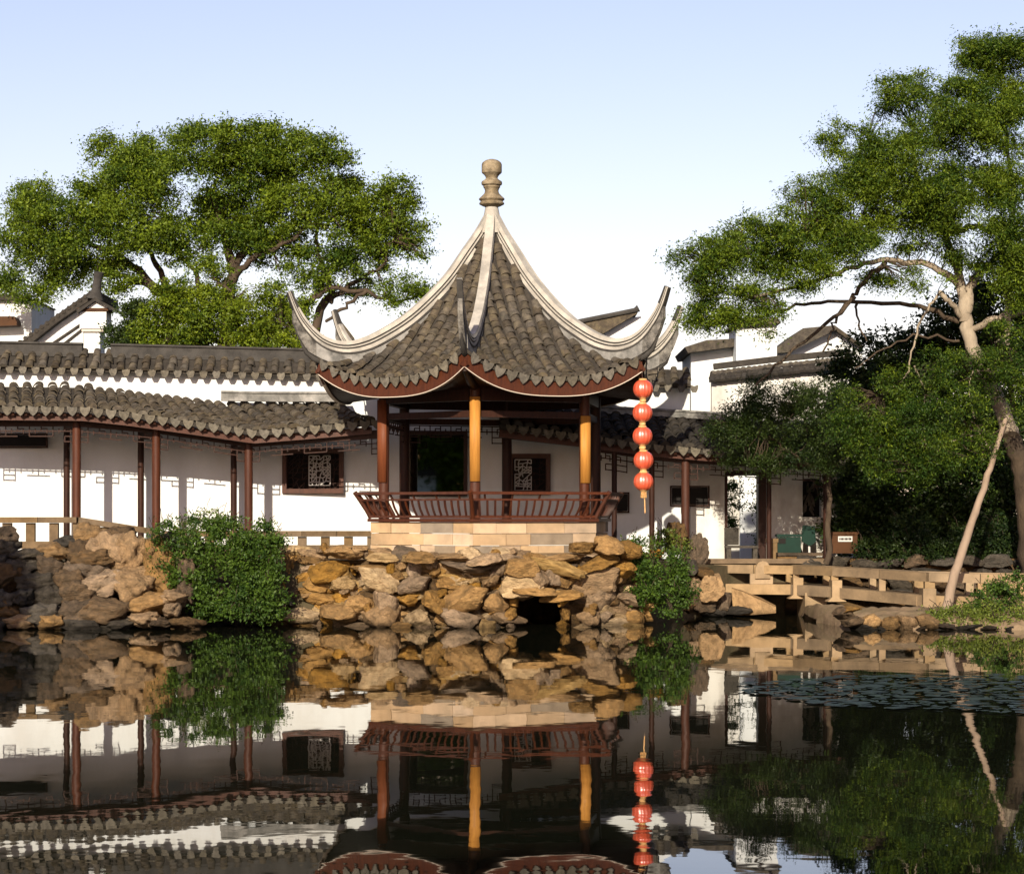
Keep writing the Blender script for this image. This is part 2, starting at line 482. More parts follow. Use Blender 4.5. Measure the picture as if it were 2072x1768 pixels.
def water_material():
    m = bpy.data.materials.new('pond_water')
    m.use_nodes = True
    nt = m.node_tree
    b = nt.nodes['Principled BSDF']
    b.inputs['Base Color'].default_value = (0.006, 0.007, 0.004, 1)
    b.inputs['Roughness'].default_value = 0.014
    b.inputs['IOR'].default_value = 1.33
    b.inputs['Specular IOR Level'].default_value = 0.5
    tc = node(nt, 'ShaderNodeNewGeometry')
    def nz(sc, st, d=3):
        mp = node(nt, 'ShaderNodeMapping')
        mp.inputs['Scale'].default_value = st
        nt.links.new(tc.outputs['Position'], mp.inputs[0])
        n = node(nt, 'ShaderNodeTexNoise')
        n.inputs['Scale'].default_value = sc
        n.inputs['Detail'].default_value = d
        nt.links.new(mp.outputs[0], n.inputs['Vector'])
        return n
    a = nz(0.9, (1, 0.35, 1), 3)
    c = nz(5.0, (0.5, 0.5, 1), 2)
    # breeze patch: cat's-paw ripples on the right of the pond
    sp = node(nt, 'ShaderNodeSeparateXYZ')
    nt.links.new(tc.outputs['Position'], sp.inputs[0])
    def ramp(src, a0, a1):
        r = node(nt, 'ShaderNodeMapRange', interpolation_type='SMOOTHSTEP')
        r.inputs[1].default_value = a0
        r.inputs[2].default_value = a1
        nt.links.new(src, r.inputs[0])
        return r.outputs[0]
    def mul(p, q):
        r = node(nt, 'ShaderNodeMath', operation='MULTIPLY')
        nt.links.new(p, r.inputs[0])
        if isinstance(q, float): r.inputs[1].default_value = q
        else: nt.links.new(q, r.inputs[1])
        return r.outputs[0]
    def add(p, q):
        r = node(nt, 'ShaderNodeMath', operation='ADD')
        nt.links.new(p, r.inputs[0]); nt.links.new(q, r.inputs[1])
        return r.outputs[0]
    mask = mul(mul(ramp(sp.outputs[0], 2.6, 5.5), ramp(sp.outputs[1], 22.8, 24.6)), ramp(sp.outputs[1], 30.2, 27.2))
    rip = nz(4.5, (0.35, 1.2, 1), 3)
    h = add(add(mul(a.outputs[0], 0.0040), mul(c.outputs[0], 0.00050)), mul(mul(rip.outputs[0], mask), 0.004))
    bp = node(nt, 'ShaderNodeBump')
    bp.inputs['Strength'].default_value = 1.0
    bp.inputs['Distance'].default_value = 1.0
    nt.links.new(h, bp.inputs['Height'])
    nt.links.new(bp.outputs[0], b.inputs['Normal'])
    return m
M['water'] = water_material()
MB().add([(-300, -60, 0), (300, -60, 0), (300, 60, 0), (-300, 60, 0)], [(0, 1, 2, 3)]).build('water', M['water'], kind='structure')

M['pad'] = material('lily_pad', (0.026, 0.040, 0.024), (0.014, 0.022, 0.014), 0.45, 3, spec=0.2)
mb = MB()
rgp = random.Random(77)
pads = []
tries = 0
while len(pads) < 230 and tries < 6000:
    tries += 1
    v_ = rgp.triangular(1366, 1446, 1398); u_ = rgp.uniform(1560, 2160) if rgp.random() < .8 else rgp.uniform(1500, 1750)
    lim = interp(u_, [1500, 1700, 2160], [9, 30, 44])
    if abs(v_ - interp(u_, [1500, 1700, 2160], [1392, 1400, 1405])) > lim: continue
    d_ = EYE * F / (v_ - HOR)
    c_ = Vector((X(u_, d_), d_, 0.006)); r_ = rgp.uniform(0.07, 0.20)
    if any((c_ - q).length < (r_ + t) * 0.95 for q, t in pads): continue
    pads.append((c_, r_))
    a0 = rgp.uniform(0, 6.28)
    tilt = Vector((rgp.uniform(-.03, .03), rgp.uniform(-.05, .05), 0))
    ring = []
    for k in range(14):
        an = a0 + 0.25 + (2 * math.pi - 0.5) * k / 13
        o_ = Vector((math.cos(an), math.sin(an), 0)) * r_ * rgp.uniform(.93, 1.05)
        ring.append(c_ + o_ + Vector((0, 0, 0.006 + o_.dot(tilt) * 0.5 + rgp.uniform(0, 0.01))))
    mb.add([c_] + ring, [(0, k, k + 1) for k in range(1, 14)])
mb.build('lily_pads', M['pad'], kind='stuff')

# ------------------------------------------------------------------ white garden wall behind the galleries
def wd(u): return interp(u, [-100, 0, 1400, 1800], [47.5, 47.6, 48.9, 49.2])     # depth of the wall face at a column of the view
def wall_piece(mb, u0, u1, v0, v1, th=0.28, vt=None):
    """rectangular piece of wall between picture columns u0..u1, from row v0 (top) to v1"""
    d0, d1 = wd(u0), wd(u1)
    a, b = P(u0, 1040, d0), P(u1, 1040, d1)
    z0a, z0b = Z(v0, d0), Z(vt if vt is not None else v0, d1)
    zb = Z(v1, d0) if v1 < 1200 else 0.8
    poly = [Vector((a.x, a.y, zb)), Vector((b.x, b.y, zb)), Vector((b.x, b.y, z0b)), Vector((a.x, a.y, z0a))]
    mb.prism(poly, (0, th, 0))
def wall_top(u): return interp(u, [-100, 0, 640, 1400], [739, 741, 757, 781])
gw = thing('garden_wall', 'long white plaster wall behind the galleries, with grey tiled coping', 'wall', (X(600, 48), 48.2, 1.2))
mb = MB()
WIN = [(572, 696, 908, 998), (1028, 1114, 918, 1001)]
us = [-160, 572, 696, 1028, 1114, 1396]
for i in range(len(us) - 1):
    u0, u1 = us[i], us[i + 1]
    win = [q for q in WIN if q[0] == u0]
    if win:
        wall_piece(mb, u0, u1, wall_top(u0), win[0][2], vt=wall_top(u1))
        wall_piece(mb, u0, u1, win[0][3], 1300)
    else:
        wall_piece(mb, u0, u1, wall_top(u0), 1300, vt=wall_top(u1))
mb.build('plaster_face', M['plaster'], gw)
# coping: ridge bar, small tiles on the slope, drip tiles
def wall_pt(u, v, off=0.0):
    d = wd(u) + off
    return Vector((X(u, wd(u)), d, Z(v, wd(u))))
mb = MB()
for (a, b) in ((-160, 165), (222, 640), (640, 1310)):
    mb.sweep([wall_pt(a, wall_top(a) - 36, 0.14), wall_pt(b, wall_top(b) - 36, 0.14)], [Vector((0, 0, 1))] * 2,
             [(-0.11, -0.13), (0.11, -0.13), (0.11, 0.12), (0.15, 0.12), (0.15, 0.16), (-0.15, 0.16), (-0.15, 0.12), (-0.11, 0.12)])
mb.build('coping_ridge', M['ridge_dark'], gw)
mb = MB()
for (a, b) in ((-160, 640), (640, 1396)):
    p = [wall_pt(a, wall_top(a), 0), wall_pt(b, wall_top(b), 0)]
    q = [wall_pt(a, wall_top(a), 0.14), wall_pt(b, wall_top(b), 0.14)]
    dz = Vector((0, 0, 1))
    for sgn in (-1, 1):
        e0, e1 = q[0] + Vector((0, 0.36 * sgn, -0.02)), q[1] + Vector((0, 0.36 * sgn, -0.02))
        t0, t1 = q[0] + dz * 0.34, q[1] + dz * 0.34
        mb.add([e0, e1, t1, t0], [(0, 1, 2, 3)])
        mb.add([e0 - dz * 0.05, e1 - dz * 0.05, e1, e0], [(0, 1, 2, 3)])
        mb.add([e0 - dz * 0.05, e1 - dz * 0.05, q[1] - dz * 0.05, q[0] - dz * 0.05], [(3, 2, 1, 0)])
mb.build('coping_bed', M['tile_dark'], gw)
paths = []; dr = []
u = -40.0
while u < 1396:
    if u < 690 or u > 1285:
        e = wall_pt(u, wall_top(u), 0.14 - 0.38) + Vector((0, 0, -0.01)); t = wall_pt(u, wall_top(u), 0.12) + Vector((0, 0, 0.30))
        paths.append(([e, (e * 2 + t) / 3 + Vector((0, 0, -0.01)), t], Vector((1, 0, 0))))
        dr.append(wall_pt(u + 13, wall_top(u + 13), 0.14 - 0.40) + Vector((0, 0, -0.02)))
    u += 26.0
tile_paths(paths, gw, 200, exposure=0.19)
for e in dr:
    inst('drip_tile', me_drip_s, frame(e, Vector((1, 0, 0)), Vector((0, 1, 0.1)).normalized(), Vector((0, -0.1, 1)).normalized()), gw)
# end face of the wall at the right: low step in old plaster with its rough tile heap
# windows of the wall
def frame_boxes(mb, u0, u1, v0, v1, wpx, th=0.16, off=-0.06):
    d = wd((u0 + u1) / 2)
    k = d / F
    x0, x1, z0, z1 = X(u0, d), X(u1, d), Z(v1, d), Z(v0, d)
    wm = wpx * k
    y = d + off
    mb.box(((x0 + x1) / 2, y, z1 - wm / 2), (x1 - x0, th, wm))
    mb.box(((x0 + x1) / 2, y, z0 + wm / 2), (x1 - x0, th, wm))
    mb.box((x0 + wm / 2, y, (z0 + z1) / 2), (wm, th, z1 - z0 - 2 * wm))
    mb.box((x1 - wm / 2, y, (z0 + z1) / 2), (wm, th, z1 - z0 - 2 * wm))
    return x0, x1, z0, z1, d
def lattice_cells(mb, x0, x1, z0, z1, y, step, th, rng, shift=0.0):
    """ice-crack like window tracery: crossing slanted bars"""
    nx = max(2, int((x1 - x0) / step)); nz = max(2, int((z1 - z0) / step))
    pts = {}
    for i in range(nx + 1):
        for j in range(nz + 1):
            jx = 0 if i in (0, nx) else rng.uniform(-0.3, 0.3) * step
            jz = 0 if j in (0, nz) else rng.uniform(-0.3, 0.3) * step
            pts[i, j] = Vector((x0 + (x1 - x0) * i / nx + jx, y, z0 + (z1 - z0) * j / nz + jz))
    for i in range(nx + 1):
        for j in range(nz + 1):
            if i < nx and rng.random() < 0.85: mb.beam(pts[i, j], pts[i + 1, j], th, th)
            if j < nz and rng.random() < 0.85: mb.beam(pts[i, j], pts[i, j + 1], th, th, Vector((0, 1, 0)))
            if i < nx and j < nz and rng.random() < 0.5: mb.beam(pts[i, j], pts[i + 1, j + 1], th, th, Vector((0, 1, 0)))
rng = random.Random(3)
for (u0, u1, v0, v1), lt in zip(WIN, ((625, 668, 922, 982), (1042, 1075, 930, 992))):
    mb = MB()
    x0, x1, z0, z1, d = frame_boxes(mb, u0, u1, v0, v1, 9)
    fr = mb.build('window', M['wood'], gw)
    mb = MB()
    mb.box(((x0 + x1) / 2, d + 0.62, (z0 + z1) / 2), (x1 - x0 + 0.3, 0.02, z1 - z0 + 0.3))
    mb.box((x0 - 0.05, d + 0.46, (z0 + z1) / 2), (0.05, 0.30, z1 - z0 + 0.3))
    mb.box((x1 + 0.05, d + 0.46, (z0 + z1) / 2), (0.05, 0.30, z1 - z0 + 0.3))
    mb.build('interior_shade', M['black'], fr)  # black sheets stand in for the unlit interior behind the window
    mb = MB()
    lattice_cells(mb, x0 + 0.1, x1 - 0.1, z0 + 0.1, z1 - 0.1, d + 0.06, 0.1, 0.014, rng)
    mb.build('tracery', M['wood_dark'], fr)
    mb = MB()
    lattice_cells(mb, X(lt[0], d), X(lt[1], d), Z(lt[3], d), Z(lt[2], d), d + 0.03, 0.07, 0.020, rng)
    mb.build('backlight_bars', M['grey_paint'], fr)  # pale paint stands in for bright background seen through the lattice

def tablet(name, label, u0, u1, v0, v1, wfun=wd):
    d = wfun((u0 + u1) / 2) - 0.03
    x0, x1, z0, z1 = X(u0, d), X(u1, d), Z(v1, d), Z(v0, d)
    t = thing(name, label, 'stone tablet', ((x0 + x1) / 2, d, z0))
    MB().box(((x0 + x1) / 2, d, (z0 + z1) / 2), (x1 - x0 - 0.05, 0.05, z1 - z0 - 0.05)).build('slab', M['slab'], t)
    mb = MB()
    wm = 0.03
    for cx, cz, sx, sz in (((x0 + x1) / 2, z1, x1 - x0 + wm, wm), ((x0 + x1) / 2, z0, x1 - x0 + wm, wm), (x0, (z0 + z1) / 2, wm, z1 - z0 - wm), (x1, (z0 + z1) / 2, wm, z1 - z0 - wm)):
        mb.box((cx, d - 0.01, cz), (sx, 0.07, sz))
    mb.build('frame', M['wood_dark'], t)
tablet('stone_tablet', 'long black tablet hung high on the white wall behind the first gallery column', -40, 95, 878, 905)

# ------------------------------------------------------------------ right hand wall with doorway and rock window
rw = thing('courtyard_wall', 'weathered white wall with a tall doorway, at the bridge end of the gallery', 'wall', (X(1560, 49), 49.1, 0.95))
def rwd(u): return interp(u, [1396, 1720], [48.9, 49.2])
def rpiece(mb, u0, u1, v0, v1, th=0.3):
    d0, d1 = rwd(u0), rwd(u1)
    a, b = P(u0, 1040, d0), P(u1, 1040, d1)
    zt, zb = Z(v0, d0), (Z(v1, d0) if v1 < 1200 else 0.7)
    mb.prism([Vector((a.x, a.y, zb)), Vector((b.x, b.y, zb)), Vector((b.x, b.y, zt)), Vector((a.x, a.y, zt))], (0, th, 0))
mb = MB()
rpiece(mb, 1397, 1466, 850, 1300)
rpiece(mb, 1466, 1550, 850, 960)
rpiece(mb, 1550, 1624, 850, 1300)
rpiece(mb, 1624, 1662, 850, 968)
rpiece(mb, 1624, 1662, 1046, 1300)
rpiece(mb, 1662, 1694, 850, 1300)
mb.build('plaster_face', M['old_plaster'], rw)
mb = MB()
d = rwd(1508)
for uu, wpx in ((1469, 6), (1542, 16)):
    mb.box((X(uu, d), d + 0.14, (Z(960, d) + 0.9) / 2), (wpx * d / F, 0.36, Z(960, d) - 0.9))
mb.box((X(1508, d), d + 0.14, Z(958, d)), (84 * d / F, 0.38, 0.08))
mb.build('door_frame', M['wood_dark'], rw)
mb = MB()
d = rwd(1643)
rng = random.Random(12)
for k in range(16):
    a = P(rng.uniform(1626, 1660), rng.uniform(970, 1044), d + 0.1)
    b = a + Vector((rng.uniform(-.14, .14), 0, rng.uniform(-.35, .35)))
    mb.tube([a, (a + b) / 2 + Vector((rng.uniform(-.05, .05), 0, 0)), b], [0.02, 0.035, 0.015], 6)
mb.build('rock_tracery', M['rock_grey'], rw)
MB().box((X(1643, d), d + 0.5, Z(1005, d)), (0.6, 0.04, 1.1)).build('dark_backing', M['black'], rw)
tablet('stone_tablet', 'black tablet on the wall behind the slim column right of the lanterns', 1357, 1434, 984, 1023)
tablet('stone_tablet', 'black tablet on the wall close to the right end of the pavilion bench', 1222, 1272, 997, 1036)

# inner court seen through the doorway
ic = thing('inner_wall', 'bright white inner wall seen through the tall doorway', 'wall', (X(1515, 55), 55.0, 0.9))
MB().box((X(1514, 55), 55.1, 2.1), (32 * 55 / F, 0.2, 2.6)).build('plaster_face', M['plaster'], ic)
MB().box((X(1514, 55), 55.1, 3.45), (40 * 55 / F, 0.4, 0.1)).build('coping', M['tile_dark'], ic)
bn = thing('stone_bench', 'low dark stone bench standing in the tall doorway', 'bench', (X(1490, 48.6), 48.6, 0.95))
d = 48.6
MB().box((X(1500, d), d, Z(1106, d)), (0.68, 0.34, 0.05)).build('seat', M['rock_grey'], bn)
for uu in (1474, 1527):
    MB().box((X(uu, d), d, Z(1121, d)), (0.09, 0.28, 0.28)).build('leg', M['rock_grey'], bn)
MB().box((X(1482, d), d + 0.2, Z(1085, d)), (0.3, 0.06, 0.36)).build('back_slab', M['rock_grey'], bn)

# ------------------------------------------------------------------ galleries
def hang_lattice(a, b, ztop_a, ztop_b, h, parent, mat, drop=1.6):
    """fretwork frieze between two columns"""
    mb = MB()
    a = Vector(a); b = Vector(b)
    L = (Vector((b.x, b.y, 0)) - Vector((a.x, a.y, 0))).length
    def pt(s, t):
        p = a.lerp(b, s / L)
        p.z = ztop_a + (ztop_b - ztop_a) * s / L - t
        return p
    th = 0.022
    mb.beam(pt(0, 0), pt(L, 0), th, th)
    mb.beam(pt(0, h * 0.5), pt(L, h * 0.5), th, th)
    n = max(3, int(L / 0.22))
    for i in range(n + 1):
        s = L * i / n
        deep = h * (drop if i in (0, n) else (1.0 if i % 2 else 0.5))
        mb.beam(pt(s, 0), pt(s, deep), th, th, Vector((0, 1, 0)))
        if i < n:
            s2 = L * (i + 1) / n
            if i % 3 != 1: mb.beam(pt(s, h), pt(s2, h), th, th)
            if i % 2 == 0: mb.beam(pt(s, h * 0.25), pt((s + s2) / 2, h * 0.25), th, th)
            mb.beam(pt((s + s2) / 2, h * 0.25), pt((s + s2) / 2, h * 0.75), th, th, Vector((0, 1, 0)))
    for s0, s1 in ((0, L / n), (L - L / n, L)):
        mb.beam(pt(s0, h * drop * 0.95), pt(s1, h * drop * 0.95), th, th)
        mb.beam(pt(s1 if s0 == 0 else s0, h), pt(s1 if s0 == 0 else s0, h * drop), th, th, Vector((0, 1, 0)))
    mb.build('hanging_lattice', mat, parent)

def gallery_roof(parent, E, T, spacing, budget, dark=False, ridge=None):
    """E / T: matching lists of eave and top points"""
    cum = [0]
    for i in range(len(E) - 1): cum.append(cum[-1] + (E[i + 1] - E[i]).length)
    tot = cum[-1]
    def at(A, s): return Vector([interp(s, cum, [p[k] for p in A]) for k in range(3)])
    def surf(s, t):     # t 0 eave .. 1 top
        p = at(E, s).lerp(at(T, s), t)
        p.z -= 0.10 * math.sin(math.pi * t) 
        return p
    n = 60
    mb = MB().grid(lambda a, b: surf(a * tot, b) - Vector((0, 0, 0.005)), n, 6)
    mb.grid(lambda a, b: surf(a * tot, b) - Vector((0, 0, 0.10)), n, 6, flip=True)
    mb.grid(lambda a, b: surf(a * tot, 0) - Vector((0, 0, 0.005 + 0.095 * b)), n, 1, flip=True)
    mb.build('roof_bed', M['tile_dark'], parent)
    mb = MB()
    pts = [surf(tot * i / n, 0.10) - Vector((0, 0, 0.20)) for i in range(n + 1)]
    mb.sweep(pts, [Vector((0, 0, 1))] * len(pts), [(-0.025, -0.07), (0.025, -0.07), (0.025, 0.07), (-0.025, 0.07)])
    mb.build('eave_board', M['wood'], parent)
    pts = [surf(tot * i / n, 0.26) - Vector((0, 0, 0.24)) for i in range(n + 1)]
    MB().tube(pts, 0.075, 8).build('purlin', M['wood_dark'], parent)
    rf = MB()
    k = 0.1
    while k < tot - 0.1:
        rf.beam(surf(k, 0.03) - Vector((0, 0, 0.14)), surf(k, 0.9) - Vector((0, 0, 0.14)), 0.06, 0.06)
        k += 0.25
    rf.build('rafters', M['wood_dark'], parent, kind='stuff')
    paths = []; drips = []
    s = 0.12
    while s < tot - 0.08:
        pts = [surf(s, t) for t in np.linspace(0, 1, 7)]
        ac = (at(E, min(s + 0.05, tot)) - at(E, s - 0.05)).normalized()
        paths.append((pts, ac))
        drips.append((surf(s + spacing / 2, 0), ac, (surf(s + spacing / 2, 0) - surf(s + spacing / 2, 0.2))))
        s += spacing
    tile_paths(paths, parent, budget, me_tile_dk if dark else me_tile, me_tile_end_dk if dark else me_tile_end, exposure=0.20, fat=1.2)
    for p, ac, dn in drips:
        out = Vector((dn.x, dn.y, 0)).normalized()
        x = Vector((ac.x, ac.y, 0)).normalized()
        z = Vector((0, 0, 1))
        y = z.cross(x)
        m = frame(p + out * 0.03, x, y, z) @ Matrix.Rotation(R(random.uniform(4, 14)), 4, 'X') @ Matrix.Rotation(R(random.uniform(-4, 4)), 4, 'Y')
        inst('drip_tile', me_drip, m, parent)
    return surf, tot, at

def column(parent, p, r, ztop, zbot, mat, base=True):
    mb = MB().tube([Vector((p.x, p.y, zbot)), Vector((p.x, p.y, ztop))], r, 14)
    c = mb.build('column', mat, parent, smooth=40)
    if base:
        MB().lathe((p.x, p.y, zbot), [(r * 1.2, -0.02), (r * 1.6, 0.05), (r * 1.5, 0.10), (r * 1.05, 0.13)], 14).build('column_base', M['cap'], c, smooth=40)
    return c

gl = thing('covered_gallery', 'tiled covered walkway on red-brown columns left of the pavilion', 'gallery', (X(380, 46), 46, 1.25))
E = [P(-90, 836, 45.3), P(165, 838, 45.4), P(260, 848, 45.55), P(427, 871, 45.9), P(521, 885, 46.1), P(630, 876, 46.1), P(760, 864, 46.0)]
T = [P(-90, 781, 47.3), P(165, 784, 47.35), P(240, 793, 47.4), P(365, 811, 47.5), P(446, 822, 47.6), P(556, 817, 47.7), P(690, 814, 47.8)]
E = [e + Vector((0, 0, 0.13)) for e in E]
surfL, totL, atL = gallery_roof(gl, E, T, 0.25, 290)
mb = MB()
mb.sweep([P(448, 801, 47.45), P(560, 803, 47.5), P(700, 803, 47.55)], [Vector((0, 0, 1))] * 3, [(-0.09, -0.10), (0.09, -0.10), (0.09, 0.05), (0.12, 0.06), (0.12, 0.10), (-0.12, 0.10), (-0.12, 0.06), (-0.09, 0.05)])
mb.build('roof_ridge', M['ridge_grey'], gl)
LC = [(155, 45.95, 858), (316, 46.2, 872), (503, 46.6, 900)]
for uu, d, vt in LC:
    column(gl, P(uu, 1040, d), 0.085, Z(vt - 12, d), 1.22, M['wood'])
RC = [(135, 47.3, 858), (285, 47.35, 872), (473, 47.45, 900)]
for uu, d, vt in RC:
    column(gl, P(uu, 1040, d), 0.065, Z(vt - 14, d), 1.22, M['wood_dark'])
for (a, b) in zip(LC, RC):
    pa, pb = P(a[0], a[2] + 10, a[1]), P(b[0], b[2] + 10, b[1])
    MB().beam(pa, pb, 0.08, 0.14).build('tie_beam', M['wood_dark'], gl)
lc = [(-60, 45.9, 858)] + LC + [(775, 46.3, 882)]
for a, b in zip(lc[:-1], lc[1:]):
    hang_lattice(P(a[0], a[2] + 6, a[1]), P(b[0], b[2] + 6, b[1]), Z(a[2] + 4, a[1]), Z(b[2] + 4, b[1]), 0.2, gl, M['wood_dark'])
    MB().beam(P(a[0], a[2] - 4, a[1]), P(b[0], b[2] - 4, b[1]), 0.09, 0.17).build('lintel', M['wood_dark'], gl)
MB().prism([P(-120, 1130, 45.5), P(780, 1130, 45.9), P(780, 1130, 47.9), P(-120, 1130, 47.55)], (0, 0, 0.12)).build('floor_slab', M['cap'], gl)

gr = thing('covered_gallery', 'tiled walkway right of the pavilion, roof shade painted as dark tiles, running to the bridge', 'gallery', (X(1430, 47), 47, 1.0))
E = [P(1010, 874, 46.4), P(1200, 899, 46.6), P(1320, 916, 46.8), P(1450, 927, 46.9), P(1560, 934, 47.0), P(1712, 942, 47.0)]
T = [P(1010, 818, 48.5), P(1170, 826, 48.6), P(1290, 835, 48.65), P(1404, 843, 48.7), P(1520, 850, 48.8), P(1690, 860, 48.9)]
E = [e + Vector((0, 0, 0.16)) for e in E]
surfR, totR, atR = gallery_roof(gr, E, T, 0.25, 290, dark=True)  # dark tile set puts the pavilion's shade on this roof into its colour
mb = MB()
mb.sweep([P(1130, 826, 48.45), P(1320, 836, 48.5), P(1470, 845, 48.55)], [Vector((0, 0, 1))] * 3, [(-0.09, -0.06), (0.09, -0.06), (0.09, 0.05), (0.12, 0.06), (0.12, 0.10), (-0.12, 0.10), (-0.12, 0.06), (-0.09, 0.05)])
mb.build('roof_ridge', M['ridge_grey'], gr)
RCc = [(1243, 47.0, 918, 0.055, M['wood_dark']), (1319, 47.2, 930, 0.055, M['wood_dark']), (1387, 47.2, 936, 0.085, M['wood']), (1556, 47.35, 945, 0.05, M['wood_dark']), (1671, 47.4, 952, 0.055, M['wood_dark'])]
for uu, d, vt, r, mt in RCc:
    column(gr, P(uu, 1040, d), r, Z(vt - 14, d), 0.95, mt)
rc = [(1190, 46.9, 912)] + [(a, b, c) for a, b, c, _, _ in RCc]
for a, b in zip(rc[:-1], rc[1:]):
    hang_lattice(P(a[0], a[2], a[1]), P(b[0], b[2], b[1]), Z(a[2], a[1]), Z(b[2], b[1]), 0.22, gr, M['wood_dark'])
    MB().beam(P(a[0], a[2] - 8, a[1]), P(b[0], b[2] - 8, b[1]), 0.09, 0.15).build('lintel', M['wood_dark'], gr)
MB().prism([P(1190, 1140, 46.9), P(1700, 1140, 47.2), P(1700, 1140, 49.0), P(1190, 1140, 48.8)], (0, 0, 0.1)).build('floor_slab', M['cap'], gr)

# low parapets with openings
def parapet(name, label, A, B, zc_a, zc_b, hole_us, hbot, openings=True):
    """A,B: plan ends (Vector), zc: top heights of the cap"""
    t = thing(name, label, 'parapet', ((A.x + B.x) / 2, (A.y + B.y) / 2, hbot))
    L = (B - A).length
    n = max(2, int(L / 0.62))
    dirv = (B - A).normalized()
    for i in range(n):
        a = A.lerp(B, i / n); b = A.lerp(B, (i + 1) / n)
        a = Vector((a.x, a.y, zc_a + (zc_b - zc_a) * i / n - 0.055)); b = Vector((b.x, b.y, zc_a + (zc_b - zc_a) * (i + 1) / n - 0.055))
        dd = (b - a).normalized() * 0.004
        MB().beam(a + dd, b - dd, 0.3, 0.11).build('cap_stone', M['cap'], t)
    MB().beam(Vector((A.x, A.y, hbot + 0.06)), Vector((B.x, B.y, hbot + 0.06)), 0.22, 0.14).build('plinth', M['cap'], t)
    m = max(2, int(L / 0.42))
    for i in range(m + 1):
        p = A.lerp(B, i / m)
        zt = zc_a + (zc_b - zc_a) * i / m - 0.114
        MB().beam(Vector((p.x, p.y, hbot + 0.13)) , Vector((p.x, p.y, zt)), 0.17, 0.16, dirv.cross(Vector((0, 0, 1)))).build('pillar', M['cap'], t)
    return t
parapet('low_parapet', 'low stone parapet with square openings at the far left, above the dark rockery', P(-80, 0, 45.3), P(157, 0, 45.4), Z(1046, 45.4), Z(1046, 45.4), None, 1.36)
parapet('low_parapet', 'sloping stone parapet running from the corner down behind the ivy', P(157, 0, 45.42), P(318, 0, 45.9), Z(1046, 45.4), Z(1071, 45.9), None, 1.26)
parapet('low_parapet', 'low stone parapet with square openings between the ivy and the pavilion base', P(330, 0, 45.95), P(752, 0, 46.05), Z(1074, 46), Z(1074, 46), None, 1.28)

# ------------------------------------------------------------------ wall mirror behind the pavilion
d = wd(882) - 0.09
mr = thing('wall_mirror', 'large dark framed mirror hung on the wall inside the pavilion', 'mirror', (X(882, d), d, Z(1000, d)))
mb = MB()
x0, x1, z0, z1 = X(826, d), X(942, d), Z(1000, d), Z(876, d)
for cx, cz, sx, sz in (((x0 + x1) / 2, z1, x1 - x0 + 0.08, 0.08), ((x0 + x1) / 2, z0, x1 - x0 + 0.08, 0.08), (x0, (z0 + z1) / 2, 0.08, z1 - z0 - 0.08), (x1, (z0 + z1) / 2, 0.08, z1 - z0 - 0.08)):
    mb.box((cx, d, cz), (sx, 0.09, sz))
mb.build('frame', M['wood_dark'], mr)
gm = bpy.data.materials.new('mirror_glass'); gm.use_nodes = True
b = gm.node_tree.nodes['Principled BSDF']
b.inputs['Metallic'].default_value = 1; b.inputs['Roughness'].default_value = 0.02
b.inputs['Base Color'].default_value = (0.28, 0.30, 0.27, 1)
MB().box(((x0 + x1) / 2, d + 0.005, (z0 + z1) / 2), (x1 - x0 - 0.08, 0.03, z1 - z0 - 0.08)).build('glass', gm, mr)

# ------------------------------------------------------------------ pavilion
PC = Vector((X(995, 45), 45.0, 0))
PHI0 = -7.5
def pdir(deg): return Vector((math.sin(R(deg)), -math.cos(R(deg)), 0))
pav = thing('pavilion', 'six-sided pavilion with steep curved tiled roof and upturned eaves over the pond', 'pavilion', (PC.x, PC.y, 1.31))
corners = [PHI0 + 60 * k for k in range(6)]
TR = [0.10, 0.31, 0.56, 0.92, 1.28, 1.69, 2.09, 2.55, 3.01, 3.37, 3.68, 3.93, 4.12]
TZ = [7.88, 7.48, 7.10, 6.60, 6.17, 5.81, 5.56, 5.36, 5.26, 5.34, 5.56, 5.86, 6.12]
SR = [0.08, 0.31, 0.56, 0.92, 1.28, 1.69, 2.09, 2.55, 3.00, 3.30, 3.60]
SZ = [7.72, 7.22, 6.84, 6.35, 5.91, 5.53, 5.25, 5.03, 4.91, 4.91, 5.01]
R0, R1 = 0.08, 3.56
def roof_pt(k, r, s):
    a = PC + pdir(corners[k]) * r
    b = PC + pdir(corners[k] + 60) * r
    t = (r - R0) / (R1 - R0)
    p = a.lerp(b, (s + 1) / 2)
    p -= pdir(corners[k] + 30) * (0.10 * t * t * (1 - s * s))
    p.z = interp(r, SR, SZ) - 0.50 * max(t, 0) ** 1.8 * (1 - abs(s) ** 2.6)
    return p
mb = MB()
for k in range(6):
    mb.grid(lambda a, b: roof_pt(k, R0 + (R1 - R0) * a, b * 2 - 1), 28, 20)
    mb.grid(lambda a, b: roof_pt(k, R0 + (R1 - R0) * a, b * 2 - 1) - Vector((0, 0, 0.07)), 28, 20, flip=True)
    mb.grid(lambda a, b: roof_pt(k, R1, a * 2 - 1) - Vector((0, 0, 0.07 * b)), 20, 1)
mb.build('roof_bed', M['tile_dark'], pav, smooth=60)
front_paths = []; back_paths = []; drips = []
